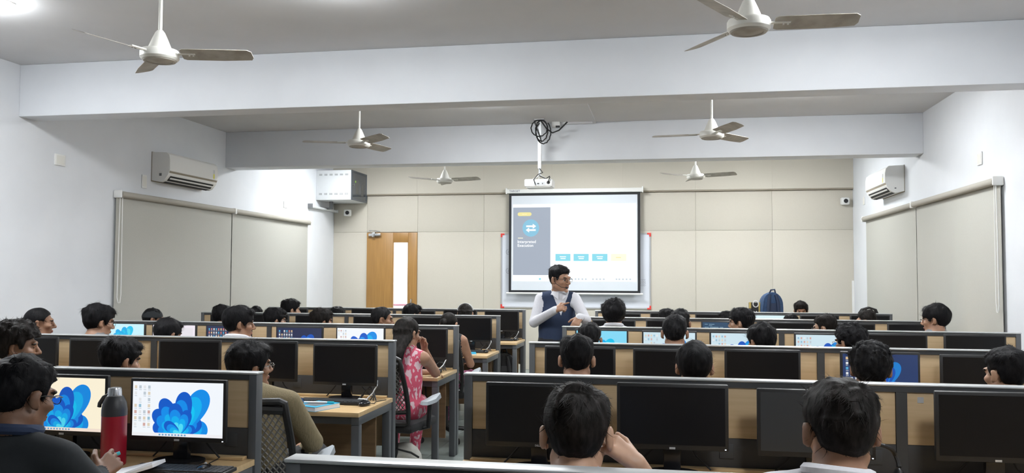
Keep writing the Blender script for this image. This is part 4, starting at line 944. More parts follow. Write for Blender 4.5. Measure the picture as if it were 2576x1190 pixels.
def head(S, o, R, s=1.0, full=1.0, female=False):
    """face looks along local +Y"""
    o = np.array(o, float)
    P = lambda x, y, z: o + R @ (np.array((x, y, z)) * s)
    E = lambda c, r, k=0.012, lab=0, cut=False: S.ell(P(*c), np.array(r) * s, k, lab, R, cut)
    Q = lambda a, b, ra, rb, k=0.012, lab=0, cut=False: S.cone(P(*a), P(*b), ra * s, rb * s, k, lab, cut)
    E(CRC, CRR, 0.01)
    E((0, 0.036, -0.03), (0.058 * full, 0.056, 0.074), 0.02)
    Q((-0.04 * full, 0.0, -0.055), (-0.012, 0.07, -0.098), 0.03, 0.02, 0.02); Q((0.04 * full, 0.0, -0.055), (0.012, 0.07, -0.098), 0.03, 0.02, 0.02)
    E((0, 0.074, -0.098), (0.022, 0.02, 0.016), 0.014)
    for q in (-1, 1):
        E((0.042 * q * full, 0.062, -0.018), (0.024, 0.024, 0.02), 0.016)
        E((0.03 * q, 0.104, 0.006), (0.017, 0.016, 0.012), 0.012, cut=True)
        E((0.03 * q, 0.0765, 0.005), (0.0092, 0.0112, 0.0078), 0.004, 4)
        E((0.031 * q, 0.0855, 0.005), (0.0065, 0.005, 0.0075), 0.001, 5)
        E((0.031 * q, 0.080, 0.0125), (0.0145, 0.010, 0.005), 0.004, 0)
        E((0.032 * q, 0.0875, 0.026), (0.019, 0.007, 0.0032), 0.004, 5)
        S.ell(P(0.088 * q, -0.012, 0.0), np.array((0.0095, 0.020, 0.032)) * s, 0.006, 0, R @ rotm(-0.45 * q)); E((0.094 * q, 0.004, 0.0), (0.007, 0.010, 0.018), 0.005, cut=True)
        Q((0.081 * q, 0.0, -0.024), (0.080 * q, 0.002, -0.028), 0.008, 0.007, 0.005)
    E((0, 0.086, 0.03), (0.045, 0.012, 0.012), 0.014)
    Q((0, 0.092, 0.012), (0, 0.112, -0.024), 0.0085, 0.0125, 0.01); E((0.012, 0.1, -0.03), (0.009, 0.010, 0.008), 0.006); E((-0.012, 0.1, -0.03), (0.009, 0.010, 0.008), 0.006)
    E((0, 0.0925, -0.0555), (0.022, 0.009, 0.0052), 0.005, 6); E((0, 0.0905, -0.0655), (0.019, 0.0095, 0.0062), 0.005, 6)
    return P
def hand(S, w, d, n, side, curl, lab=0, s=1.0, tcurl=0.5):
    """w wrist, d toward fingers, n back of hand; side +1 = thumb on d x n"""
    w = np.array(w, float); d = np.array(d, float); d /= np.linalg.norm(d); n = np.array(n, float); n -= d * (n @ d); n /= np.linalg.norm(n)
    t = np.cross(d, n) * side
    for q in (-0.022, -0.008, 0.008, 0.022): S.cone(w + d * 0.012 * s + t * q * 0.6 * s, w + d * 0.082 * s + t * q * 1.15 * s, 0.017 * s, 0.0135 * s, 0.012, lab)
    for q, L, c in zip((0.028, 0.0095, -0.0095, -0.027), (0.070, 0.078, 0.072, 0.056), curl):
        p = w + d * 0.085 * s + t * q * s; a = 0.0; r = 0.0092 * s
        for seg, f in enumerate((0.45, 0.32, 0.23)):
            a += c * (0.8 if seg == 0 else 1.0)
            dd = d * math.cos(a) - n * math.sin(a); p2 = p + dd * L * f * s
            S.cone(p, p2, r, r * 0.9, 0.004, lab); p = p2; r *= 0.9
    p = w + d * 0.028 * s + t * 0.026 * s; dd = d * 0.62 + t * 0.72 - n * 0.25; dd /= np.linalg.norm(dd)
    p2 = p + dd * 0.042 * s; S.cone(p, p2, 0.014 * s, 0.0105 * s, 0.008, lab)
    d3 = dd * math.cos(tcurl) + (d * 0.6 - t * 0.6 - n * 0.4) * math.sin(tcurl); S.cone(p2, p2 + d3 * 0.03 * s, 0.0105 * s, 0.0085 * s, 0.004, lab)

def person_mesh(name, sp):
    """sp: joint positions and look of one figure; returns mesh and head transform"""
    g = lambda k, dflt=None: sp.get(k, dflt)
    hp = np.array(sp['head'], float); fine = g('fine', 0.0065)
    pts = np.array([hp] + [sp[k] for k in ('P0', 'P1', 'P2', 'shL', 'shR', 'elL', 'elR', 'wrL', 'wrR', 'hipL', 'hipR', 'knL', 'knR', 'anL', 'anR', 'toL', 'toR')], float)
    lo = pts.min(0) - 0.17; hi = pts.max(0) + 0.17; lo[2] = -0.01; hi[2] = hp[2] + 0.15
    fx = [(hp[0] - 0.1, hp[0] + 0.1, fine)]; fy = [(hp[1] - 0.13, hp[1] + 0.13, fine)]; fz = [(hp[2] - 0.19, hp[2] + 0.13, fine)]
    for c, r in g('finezones', []):
        fx.append((c[0] - r, c[0] + r, 0.0048)); fy.append((c[1] - r, c[1] + r, 0.0048)); fz.append((c[2] - r, c[2] + r, 0.0048))
    co = g('coarse', 0.017)
    S = Sdf(axis(lo[0], hi[0], co, fx), axis(lo[1], hi[1], co, fy), axis(lo[2], hi[2], co, fz))
    byaw = g('byaw', 0.0); BR = rotm(byaw); b = g('bulk', 1.0); bw = g('wide', 1.0)
    P0, P1, P2 = (np.array(sp[k], float) for k in ('P0', 'P1', 'P2'))
    TOP, BOT, SHO = 1, 2, 3; ALAB = g('alab', 1); FLAB = g('flab', 1)      # labels: upper arm, forearm
    S.ell(P0, (0.168 * b, 0.125 * b, 0.125), 0.03, BOT, BR)
    S.ell(P0 * 0.5 + P1 * 0.5, (0.150 * b * bw, 0.112 * b * bw, 0.19), 0.05, TOP, BR)
    S.ell(P1, (0.158 * b, 0.108 * b, 0.185), 0.05, TOP, BR)
    sL, sR = np.array(sp['shL'], float), np.array(sp['shR'], float)
    S.cone(sL * 0.86 + sR * 0.14, sR * 0.86 + sL * 0.14, 0.055 * b, 0.055 * b, 0.05, TOP)
    nb_ = P2 + (hp - P2) * 0.2
    for q in (sL, sR): S.cone(q * 0.72 + P2 * 0.28 + np.array((0, 0, 0.006)), nb_, 0.046 * b, 0.046, 0.04, TOP)
    HR = rotm(sp.get('hyaw', 0), sp.get('hpitch', 0), sp.get('hroll', 0)); hs = g('hs', 1.0)
    S.cone(P2, hp + HR @ np.array((0, -0.018, -0.03)) * hs, 0.056 * g('neckw', 1.0), 0.053 * g('neckw', 1.0), 0.022, 0)
    for s_ in 'LR':
        sh_, el, wr = (np.array(sp[k + s_], float) for k in ('sh', 'el', 'wr')); ar = g('armr', 1.0)
        if ALAB == 'half':
            m = sh_ * 0.4 + el * 0.6
            S.cone(sh_, m, 0.056 * b, 0.054 * b, 0.03, TOP); S.cone(m, el, 0.043 * ar, 0.040 * ar, 0.01, 0)
        else: S.cone(sh_, el, 0.053 * b * ar, 0.044 * b * ar, 0.03, ALAB)
        S.cone(el, wr, (0.041 if FLAB == 0 else 0.047) * ar, (0.027 if FLAB == 0 else 0.036) * ar, 0.012, FLAB)
        hd_ = g('hand' + s_)
        fo = (wr - el) / np.linalg.norm(wr - el)
        if hd_: hand(S, wr, hd_[0], hd_[1], hd_[2], hd_[3], 0, g('handsize', 1.0), hd_[4] if len(hd_) > 4 else 0.5)
        else: hand(S, wr, fo, (0, 0.1, 1), 1 if s_ == 'L' else -1, (0.4, 0.45, 0.5, 0.5))
        hp_, kn, an, to = (np.array(sp[k + s_], float) for k in ('hip', 'kn', 'an', 'to'))
        S.cone(hp_, kn, 0.088 * b, 0.062 * b, 0.03, BOT); S.cone(kn, an, 0.060 * b, 0.043, 0.02, BOT)
        S.cone(an - np.array((0, 0, 0.02)), to, 0.04, 0.032, 0.015, SHO)
    P = head(S, hp, HR, hs, g('full', 1.0))
    if g('extra'): g('extra')(S, P)
    V, F, L = nets(S.ax, S.d, S.lab)
    V[:, 2] = np.maximum(V[:, 2], 0.0)
    dn_ = (L == 0) & (V[:, 2] < P2[2] + 0.046) & (V[:, 2] > P2[2] - 0.2) & (np.hypot(V[:, 0] - P2[0], V[:, 1] - P2[1]) < 0.125); L = L.copy(); L[dn_] = TOP
    if g('relabel'): L = g('relabel')(V, L)
    FL = L[F]; mi = np.where((FL[:, 1] == FL[:, 2]), FL[:, 1], FL[:, 0])
    me = np_mesh(name, V, F, mi)
    return me, hp, (sp.get('hpitch', 0), sp.get('hroll', 0), sp.get('hyaw', 0)), hs

# ------------------------------------------------------------------ hair (grown in head space)
_lat = np.random.RandomState(5).rand(17, 17, 17).astype(np.float32)
def vnoise(X, Y, Z, sc, off=0.0):
    r = []
    for a in (X, Y, Z):
        u = a * sc + off + 100.0; i = np.floor(u); f = u - i; f = f * f * (3 - 2 * f); r.append((i.astype(int) % 16, f))
    (i, fx), (j, fy), (k, fz) = r; o = 0
    for a in (0, 1):
        for b in (0, 1):
            for c in (0, 1):
                o = o + _lat[i + a, j + b, k + c] * (fx if a else 1 - fx) * (fy if b else 1 - fy) * (fz if c else 1 - fz)
    return o * 2 - 1
HAIR = {  # top, side, nape thickness, noise amp, noise scale, hairline y/z, strands, strand length, lift
    'short':   dict(t=(0.028, 0.005, 0.004), amp=0.009, sc=32, line=[(-0.12, -0.100), (-0.07, -0.096), (-0.04, -0.07), (-0.026, 0.028), (0.012, 0.030), (0.02, 0.0), (0.034, 0.0), (0.045, 0.045), (0.07, 0.066), (0.12, 0.07)], n=2600, L=0.034, lift=0.06),
    'crop':    dict(t=(0.016, 0.007, 0.004), amp=0.004, sc=36, line=[(-0.12, -0.07), (-0.07, -0.066), (-0.035, -0.04), (-0.022, 0.030), (0.012, 0.032), (0.02, 0.005), (0.034, 0.005), (0.05, 0.05), (0.075, 0.072), (0.12, 0.075)], n=1300, L=0.022, lift=0.05),
    'tousled': dict(t=(0.036, 0.018, 0.009), amp=0.010, sc=26, line=[(-0.12, -0.102), (-0.07, -0.098), (-0.04, -0.075), (-0.026, 0.018), (0.012, 0.022), (0.02, -0.008), (0.036, -0.005), (0.05, 0.03), (0.08, 0.048), (0.13, 0.05)], n=2400, L=0.045, lift=0.10),
    'fringe':  dict(t=(0.032, 0.016, 0.008), amp=0.007, sc=24, line=[(-0.12, -0.102), (-0.07, -0.098), (-0.04, -0.07), (-0.026, 0.015), (0.012, 0.02), (0.02, -0.005), (0.036, 0.0), (0.05, 0.022), (0.08, 0.032), (0.13, 0.034)], n=1700, L=0.05, lift=0.05),
    'curly':   dict(t=(0.038, 0.022, 0.010), amp=0.013, sc=46, line=[(-0.12, -0.08), (-0.07, -0.075), (-0.035, -0.05), (-0.022, 0.026), (0.012, 0.03), (0.02, 0.0), (0.034, 0.0), (0.048, 0.045), (0.075, 0.06), (0.13, 0.062)], n=1800, L=0.024, lift=0.28),
    'wavy':    dict(t=(0.042, 0.032, 0.022), amp=0.014, sc=30, line=[(-0.14, -0.105), (-0.07, -0.10), (-0.035, -0.085), (-0.02, -0.03), (0.012, -0.02), (0.03, -0.02), (0.04, 0.0), (0.05, 0.04), (0.08, 0.055), (0.13, 0.055)], n=2000, L=0.038, lift=0.3),
    'slick':   dict(t=(0.009, 0.008, 0.008), amp=0.0015, sc=30, line=[(-0.12, -0.075), (-0.07, -0.072), (-0.035, -0.05), (-0.022, 0.02), (0.012, 0.026), (0.03, 0.02), (0.045, 0.052), (0.07, 0.07), (0.12, 0.072)], n=900, L=0.05, lift=0.02),
    'long':    dict(t=(0.016, 0.014, 0.018), amp=0.004, sc=28, line=[(-0.14, -0.2), (-0.04, -0.2), (-0.02, -0.02), (0.012, 0.0), (0.03, 0.01), (0.045, 0.05), (0.07, 0.07), (0.12, 0.072)], n=1600, L=0.07, lift=0.04),
}
def hair_mesh(style, seed):
    H = HAIR[style]; st = 0.0055; zlo = -0.5 if style == 'long' else -0.2 if style == 'bob' else -0.13
    xs = np.arange(-0.14, 0.141, st); ys = np.arange(-0.21, 0.16, st); zs = np.arange(zlo, 0.18, st)
    X, Y, Z = np.ix_(xs, ys, zs); X = X + 0 * Y + 0 * Z; Y = Y + 0 * X; Z = Z + 0 * X
    px, py, pz = (X - CRC[0]) / CRR[0], (Y - CRC[1]) / CRR[1], (Z - CRC[2]) / CRR[2]
    k0 = np.sqrt(px ** 2 + py ** 2 + pz ** 2); k1 = np.sqrt((px / CRR[0]) ** 2 + (py / CRR[1]) ** 2 + (pz / CRR[2]) ** 2)
    d = k0 * (k0 - 1) / np.maximum(k1, 1e-6)
    up = np.clip((Z + 0.0) / 0.10, 0, 1); dn = np.clip(-Z / 0.07, 0, 1); tt, ts, tn = H['t']
    th = ts + (tt - ts) * up ** 1.3 - (ts - tn) * dn
    nz = vnoise(X, Y * 0.8, Z * 0.55, H['sc'], seed * 3.7) + 0.5 * vnoise(X, Y, Z * 0.6, H['sc'] * 2.1, seed * 1.3)
    d = d - th - H['amp'] * nz * (0.35 + 0.65 * up)
    ln = np.array(H['line']); zm = np.interp(Y, ln[:, 0], ln[:, 1]) + 0.006 * vnoise(X, Y, Z, 55, seed)
    # on the forehead only the front is bounded; widen temples
    d = np.maximum(d, (zm - Z) * 0.75)
    if style in ('tousled', 'fringe', 'wavy'):          # sweep of the quiff
        q = np.sqrt(((X - 0.015) / 0.062) ** 2 + ((Y - 0.058) / 0.044) ** 2 + ((Z - 0.092) / 0.034) ** 2) - 1
        d = np.minimum(d, q * 0.035 - 0.006 * nz)
    if style == 'slick':
        for c, r in (((0, -0.118, 0.01), 0.034), ((0.012, -0.13, 0.0), 0.028)):
            d = np.minimum(d, np.sqrt((X - c[0]) ** 2 + (Y - c[1]) ** 2 + (Z - c[2]) ** 2) - r - 0.002 * nz)
    if style == 'long':
        t_ = np.clip((-Z + 0.0) / 0.45, 0, 1); q_ = np.clip(-Z / 0.17, 0, 1); cy = -0.082 - 0.085 * q_ * q_ * (3 - 2 * q_) - 0.012 * np.sin(t_ * 6); cx = 0.012 * np.sin(t_ * 7)
        fa = D(24) if seed == 1 else 0.0; Xr = X * math.cos(fa) + Y * math.sin(fa); Yr = -X * math.sin(fa) + Y * math.cos(fa); w = 0.082 * (1 - 0.4 * t_) * (0.75 + 0.25 * np.cos(np.clip(Z / 0.09, -1, 1) * 1.2)); dep = 0.042 * (1 - 0.25 * t_)
        fall = (np.sqrt(((Xr - cx) / w) ** 2 + ((Yr - cy) / dep) ** 2) - 1) * dep - 0.005 * nz
        fall = np.maximum(fall, np.maximum(Z - 0.04, -0.43 - 0.03 * nz - Z))
        h = np.clip(0.5 + 0.5 * (d - fall) / 0.02, 0, 1); d = d * (1 - h) + fall * h - 0.02 * h * (1 - h)
        q = np.sqrt((X / 0.03) ** 2 + ((Y + 0.115) / 0.022) ** 2 + ((Z - 0.025) / 0.018) ** 2) - 1; d = np.minimum(d, q * 0.018)
    if style == 'long': pass
    V, F, _ = nets((xs, ys, zs), d.astype(np.float32))
    # strands on the shell
    rs = np.random.RandomState(seed + 11)
    A = V[F[:, 0]]; N = np.cross(V[F[:, 1]] - A, V[F[:, 3]] - A); N /= np.maximum(np.linalg.norm(N, axis=1, keepdims=True), 1e-12)
    rad = A - CRC; N[(N * rad).sum(1) < 0] *= -1
    good = np.nonzero((N * rad).sum(1) / np.maximum(np.linalg.norm(rad, axis=1), 1e-6) > 0.2)[0]
    pk = rs.choice(good, min(H['n'], len(good)), replace=False); p = A[pk]; n = N[pk]
    crown = np.array((0.012, -0.055, 0.12)); fl = p - crown + rs.randn(len(p), 3) * 0.02
    if style == 'long': fl[:, 2] -= 0.15
    if style in ('curly', 'wavy'): fl = fl + rs.randn(len(p), 3) * 0.09
    fl -= n * (fl * n).sum(1, keepdims=True); fl /= np.maximum(np.linalg.norm(fl, axis=1, keepdims=True), 1e-9)
    en = p + fl * H['L'] * 1.3; zl = np.interp(en[:, 1], ln[:, 0], ln[:, 1]); kp = (en[:, 2] > zl + 0.002) | (en[:, 2] < zl - 0.06)
    p, n, fl = p[kp], n[kp], fl[kp]
    sd = np.cross(n, fl); L = H['L'] * (0.6 + 0.7 * rs.rand(len(p), 1)); lift = (H['lift'] + 0.16 * np.clip((p[:, 2:3] - 0.05) / 0.06, 0, 1) * (style != 'slick') * (style != 'long')) * (0.3 + 1.0 * rs.rand(len(p), 1)); wv = rs.randn(len(p), 1) * 0.25
    rows = []
    for i in range(4):
        s_ = L * i / 3; c = p - n * 0.003 + fl * s_ + n * (lift * s_ - s_ * s_ / 0.2) + sd * wv * s_ * (i / 3)
        w = 0.0011 * (1 - i / 3.15) * (0.7 + 0.6 * rs.rand(len(p), 1)); rows += [c - sd * w, c + sd * w]
    SV = np.stack(rows, 1).reshape(-1, 3); b0 = len(V) + np.arange(len(p)) * 8
    SF = np.concatenate([np.stack([b0 + 2 * i, b0 + 2 * i + 1, b0 + 2 * i + 3, b0 + 2 * i + 2], 1) for i in range(3)])
    return np_mesh('hair', np.concatenate([V, SV]), np.concatenate([F, SF]))
_hc = {}
def get_hair(style, seed):
    if (style, seed) not in _hc: _hc[(style, seed)] = hair_mesh(style, seed)
    return _hc[(style, seed)]

gm = MB()
for q in (-1, 1):
    gm.tube([(q * 0.033 + 0.022 * math.cos(a * PI / 10), 0.111 - 0.006 * abs(math.cos(a * PI / 10)), 0.003 + 0.0145 * math.sin(a * PI / 10)) for a in range(20)], 0.0014, 5, closed=True)
    gm.tube([(q * 0.056, 0.109, 0.012), (q * 0.074, 0.09, 0.014), (q * 0.0825, 0.02, 0.014), (q * 0.083, -0.012, 0.008), (q * 0.08, -0.028, -0.012)], 0.0019, 5)
gm.tube([(-0.010, 0.114, 0.008), (0, 0.117, 0.011), (0.010, 0.114, 0.008)], 0.0017, 5)
GL = {}
for k in ('glass_frame', 'glass_metal'):
    GL[k] = gm.mesh('glasses'); GL[k].materials.append(M[k])

def dress(o, skin, top, bottom, extra=None):
    lst = ['skin_' + skin, top, bottom, 'c_shoe', 'eye_w', 'iris', 'lip'] + (extra or [])
    me = o.data
    while len(me.materials) < len(lst): me.materials.append(None)
    for i, k in enumerate(lst):
        sl = o.material_slots[i]; sl.link = 'OBJECT'; sl.material = M[k]
def add_person(tpl, loc, rz, scale, label, skin='b', top='c_dark', bottom='c_denim', hair='short', hseed=1, hmat='hair', glasses=None, extra=None, group='students seated at the computers', hairscale=1.0):
    me, hp, he, hs = tpl
    o = bpy.data.objects.new('person', me); C.objects.link(o); o.location = loc; o.rotation_euler = (0, 0, rz); o.scale = (scale,) * 3
    tag(o, label, 'person', group); dress(o, skin, top, bottom, extra)
    if hair:
        h = obj('hair', get_hair(hair, hseed), None, o, tuple(hp), he); h.scale = (hs * hairscale,) * 3
        if len(h.data.materials) == 0: h.data.materials.append(M['hair'])
        h.material_slots[0].link = 'OBJECT'; h.material_slots[0].material = M[hmat]
    if glasses:
        g_ = obj('glasses', GL[glasses], None, o, tuple(hp), he); g_.scale = (hs,) * 3
    return o

SEATED = dict(P0=(0, -0.02, 0.56), P1=(0, -0.05, 0.84), P2=(0, -0.055, 1.00), head=(0, -0.01, 1.135), shL=(-0.175, -0.045, 0.965), shR=(0.175, -0.045, 0.965),
              elL=(-0.25, 0.16, 0.79), elR=(0.25, 0.16, 0.79), wrL=(-0.15, 0.40, 0.79), wrR=(0.15, 0.40, 0.79), hipL=(-0.09, 0.03, 0.565), hipR=(0.09, 0.03, 0.565),
              knL=(-0.13, 0.42, 0.56), knR=(0.13, 0.42, 0.56), anL=(-0.13, 0.40, 0.11), anR=(0.13, 0.40, 0.11), toL=(-0.14, 0.54, 0.035), toR=(0.14, 0.54, 0.035), alab='half', flab=0)
def seated(name, **kw):
    s = dict(SEATED); s.update(kw); return person_mesh(name, s)
D = math.radians
TPL = {
    'F': seated('student', hyaw=0.0, hpitch=D(-4)),
    'R30': seated('student', hyaw=D(-30), hpitch=D(-8), head=(0.005, -0.005, 1.132)),
    'R55': seated('student', hyaw=D(-52), hpitch=D(-2), byaw=D(-8), full=1.04),
    'R80': seated('student', hyaw=D(-68), hpitch=D(-4), byaw=D(-14)),
    'L35': seated('student', hyaw=D(32), hpitch=D(-4)),
    'L65': seated('student', hyaw=D(66), hpitch=D(-4), byaw=D(14), full=1.03),
    'D': seated('student', hyaw=D(-8), hpitch=D(-22), head=(0, 0.03, 1.12)),
}
ZT = 1.262
def student(t, x, y, ztop, label, rz=0.0, **kw):
    sc = ztop / (ZT + {'crop': -0.012, 'slick': -0.018, 'curly': 0.012, 'tousled': 0.01, 'wavy': 0.016}.get(kw.get('hair', 'short'), 0))
    o = add_person(TPL[t], (x, y, 0), rz, sc, label, **kw)
    return o
# chairs of the seated students are placed with them
def seat_chair(x, y, rz, label): chair(x, y - 0.02, rz, label)

# ------------------------------------------------------------------ seated students: template, x, y, top of hair, label, look
STU = [
 # left block
 ('R55', -3.62, 4.28, 1.295, 'curly-haired student in profile at the left edge', dict(skin='b', top='c_charcoal', hair='curly', hseed=2, hmat='hair_b', hairscale=1.06), -6),
 ('R30', -2.98, 4.28, 1.225, 'black-haired student behind the lit white-desktop monitor', dict(skin='a', top='c_navyc', hair='tousled', hseed=3), 2),
 ('R55', -5.01, 6.15, 1.285, 'student with slicked-back bun by the left wall', dict(skin='b', top='c_maroon', hair='slick', hseed=1), 0),
 ('R30', -4.48, 6.15, 1.33, 'student with spiky hair and glasses before the cyan monitor', dict(skin='a', top='c_grey', hair='tousled', hseed=4, glasses='glass_frame'), -5),
 ('R30', -3.87, 6.15, 1.218, 'low-sitting student before the pale pink monitor', dict(skin='b', top='c_charcoal', hair='fringe', hseed=5), 4),
 ('R55', -3.26, 6.15, 1.32, 'student in profile with white collar before dark icon desktop', dict(skin='b', top='c_white', hair='fringe', hseed=6), 0),
 ('R30', -4.49, 8.10, 1.258, 'dark-haired student beside the left end of fourth row', dict(skin='b', top='c_teal', hair='short', hseed=2), 0),
 ('R55', -3.90, 8.10, 1.236, 'student with glasses in profile, fourth left row', dict(skin='a', top='c_dark', hair='tousled', hseed=3, glasses='glass_frame'), 2),
 ('R55', -3.40, 8.10, 1.234, 'student with loose hair in profile, fourth left row', dict(skin='b', top='c_olive', hair='tousled', hseed=4, hmat='hair_b'), 6),
 ('R80', -2.77, 8.10, 1.248, 'bearded student in sharp profile, fourth left row', dict(skin='b', top='c_grey', hair='crop', hseed=1, hmat='hair_g'), 0),
 ('F', -5.02, 9.89, 1.17, 'student whose hair just shows left of the farthest row', dict(skin='c', top='c_dark', hair='short', hseed=5), 0),
 ('R55', -4.56, 9.89, 1.272, 'pale-faced student with thick hair at farthest left row', dict(skin='d', top='c_ltblue', hair='tousled', hseed=6), 3),
 ('F', -3.95, 9.89, 1.178, 'student bent low at the farthest left row', dict(skin='b', top='c_navyc', hair='fringe', hseed=3), 0),
 ('R55', -3.00, 9.89, 1.227, 'spiky-haired student below the door at farthest left row', dict(skin='a', top='c_charcoal', hair='tousled', hseed=2), 0),
 # right block
 ('L35', 0.445, 2.34, 1.302, 'student in white shirt at the right front, seen from behind', dict(skin='b', top='c_white', hair='short', hseed=3, hmat='hair_b'), -22),
 ('F', -0.46, 4.46, 1.258, 'student with both ears showing, nearest aisle in third right row', dict(skin='a', top='c_navyc', hair='short', hseed=4), 3),
 ('F', 0.14, 4.42, 1.234, 'student with glossy rounded hair in dark green shirt', dict(skin='a', top='c_greenk', hair='fringe', hseed=5), -2),
 ('F', 0.99, 4.46, 1.252, 'curly-haired student before the navy monitor', dict(skin='b', top='c_charcoal', hair='curly', hseed=4, hmat='hair_g'), -12),
 ('L35', 1.60, 4.46, 1.232, 'student with pale cheek at the far right edge', dict(skin='d', top='c_dark', hair='short', hseed=6), -6),
 ('F', -0.56, 6.35, 1.217, 'low-sitting student before the bright cyan monitor', dict(skin='b', top='c_dark', hair='short', hseed=1, hmat='hair_g'), 4),
 ('F', 0.06, 6.30, 1.286, 'tall student blocking the second pale blue monitor', dict(skin='b', top='c_grey', hair='short', hseed=2, hmat='hair_g'), 0),
 ('L35', 0.67, 6.35, 1.238, 'wavy-haired student before the third pale monitor', dict(skin='a', top='c_olive', hair='tousled', hseed=5), 0),
 ('L35', 1.27, 6.35, 1.244, 'tousled student with glasses before the half-white monitor', dict(skin='b', top='c_dark', hair='curly', hseed=6, glasses='glass_metal'), 8),
 ('F', -0.49, 8.16, 1.356, 'big wavy-haired student with white collar near the teacher', dict(skin='b', top='c_white', hair='wavy', hseed=2), 3),
 ('F', 0.13, 8.10, 1.258, 'student half hidden behind the tall student, fifth right row', dict(skin='b', top='c_maroon', hair='short', hseed=5, hmat='hair_g'), 0),
 ('L65', 0.68, 8.16, 1.283, 'student with black-rimmed glasses looking left before code screen', dict(skin='d', top='c_cream', hair='tousled', hseed=3, glasses='glass_frame'), 4),
 ('L65', 1.42, 8.16, 1.224, 'pale student with glasses looking left, fifth right row', dict(skin='d', top='c_teal', hair='short', hseed=4, hmat='hair_b', glasses='glass_frame'), 0),
 ('L65', 2.36, 8.16, 1.326, 'student with glasses and thick hair against the right blind', dict(skin='a', top='c_grey', hair='fringe', hseed=2, glasses='glass_metal'), -6),
 ('L35', 0.00, 9.93, 1.197, 'swept-haired student at the farthest right row', dict(skin='d', top='c_white', hair='tousled', hseed=6), 6),
 ('L65', 0.67, 9.93, 1.178, 'pale forehead student behind the black-rimmed glasses student', dict(skin='d', top='c_dark', hair='short', hseed=3), 0),
 ('F', 1.37, 9.93, 1.155, 'student whose hair just shows at the pale web page', dict(skin='b', top='c_dark', hair='short', hseed=1), 0),
 ('L65', 2.16, 9.93, 1.205, 'student below the black holdall, farthest right row', dict(skin='d', top='c_olive', hair='short', hseed=2, hmat='hair_b'), 0),
]
for t_, x, y, zt, lb, kw, rz in STU:
    o = student(t_, x, y, zt, lb, D(rz), **kw)
    if kw['top'] == 'c_white':
        obj('collar', MB().tube([(0.074 * math.cos(a * PI / 10), -0.042 + 0.069 * math.sin(a * PI / 10), 1.046 - 0.014 * math.sin(a * PI / 10)) for a in range(20)], 0.017, 8, closed=True), 'c_white', o)
    chair(x, max(y - 0.03, 2.39), D(rz), 'black mesh office chair of the ' + lb.split(',')[0])
# the one facing the room behind the far table
student('F', 1.82, 12.22, 1.236, 'student facing the camera behind the far right row', D(176), skin='a', top='c_maroon', hair='tousled', hseed=1, hmat='hair_b', group='students beyond the benches')
chair(1.82, 12.25, D(176), 'black mesh office chair of the student facing the camera')
# cap wearer
o = add_person(TPL['R55'], (-5.26, 8.10, 0), D(-6), 0.968, 'student in a black cap by the left blind', skin='b', top='c_dark', hair='crop', hseed=2)
cap = MB()
dome = [(0.098 * math.cos(a * PI / 16), 0.030 + 0.100 * math.sin(a * PI / 16)) for a in range(9)]
cap.lathe([(r * 1.0, z) for r, z in dome[:-1]] + [(0.008, 0.1305)], (0, -0.01, 0), 28)
cap.v = [(v[0] * 0.93, v[1] * 1.10, v[2]) for v in cap.v]
brim = [(0.075 * math.sin(a), 0.075 + 0.095 * math.cos(a) ** 0.7 if math.cos(a) > 0 else 0.075) for a in [-PI / 2 + PI * i / 14 for i in range(15)]]
cap.prism(brim, lambda a, b: (a, b, 0.036 - 3 * a * a + 0.06 * (b - 0.08)), lambda a, b: (a, b, 0.043 - 3 * a * a + 0.06 * (b - 0.08)))
cp_ = obj('cap', cap, 'c_dark', o, tuple(TPL['R55'][1]), TPL['R55'][2])
obj('cap_button', MB().ell((0, -0.01, 0.131), (0.012, 0.012, 0.006)), 'c_dark', cp_)
chair(-5.26, 8.07, 0, 'black mesh office chair of the student in the black cap')
# woman with headband, farthest row
o = student('F', -2.35, 9.89, 1.243, 'woman with long dark hair and headband, farthest left row', D(8), skin='a', top='c_cream', hair='long', hseed=3, hmat='hair_b')
hb = obj('headband', MB().tube([(0.094 * math.cos(a * PI / 16), -0.015, 0.045 + 0.082 * math.sin(a * PI / 16)) for a in range(17)], 0.006, 8), 'silver', o, tuple(TPL['F'][1]), TPL['F'][2])
chair(-2.35, 9.86, D(8), 'black mesh office chair of the woman with the headband')

# man with the bottle, nearest left
tp = seated('student', fine=0.005, head=(0.0, 0.0, 1.168), hyaw=D(-14), hpitch=D(-10), P2=(0, -0.05, 1.02), shL=(-0.19, -0.04, 0.985), shR=(0.19, -0.03, 0.985), elR=(0.24, 0.20, 0.74), wrR=(-0.045, 0.46, 0.81), handsize=1.1, elL=(-0.27, 0.18, 0.80), wrL=(-0.10, 0.46, 0.79),
            handR=((0.05, 0.85, 0.42), (0.75, -0.2, 0.55), -1, (0.45, 0.6, 0.7, 0.75), 0.5), finezones=[((-0.05, 0.55, 0.85), 0.12)], alab=1, flab=1, bulk=1.05, hs=1.0)
o = add_person(tp, (-2.075, 2.47, 0), 0, 1.0, 'man in dark shirt and glasses beside the red bottle', skin='c', top='c_dark', hair='short', hseed=7, glasses='glass_frame')
obj('collar', MB().tube([(0.076 * math.cos(a * PI / 10), -0.030 + 0.072 * math.sin(a * PI / 10), 1.074 - 0.014 * math.sin(a * PI / 10)) for a in range(20)], 0.018, 8, closed=True), 'c_navyc', o)
chair(-2.075, 2.42, 0, 'black mesh office chair of the man beside the red bottle')
pn = obj('marker_pen', MB().cone((-0.03, 0, 0), (0.02, 0, 0), 0.006, 0.006, 10), 'paper', None, (-2.15, 3.035, 0.858), (0.2, -0.3, 0.9)); tag(pn, 'teal-capped marker held by the man beside the red bottle', 'pen')
obj('marker_cap', MB().cone((0.018, 0, 0), (0.042, 0, 0), 0.008, 0.007, 10), 'teal', pn)
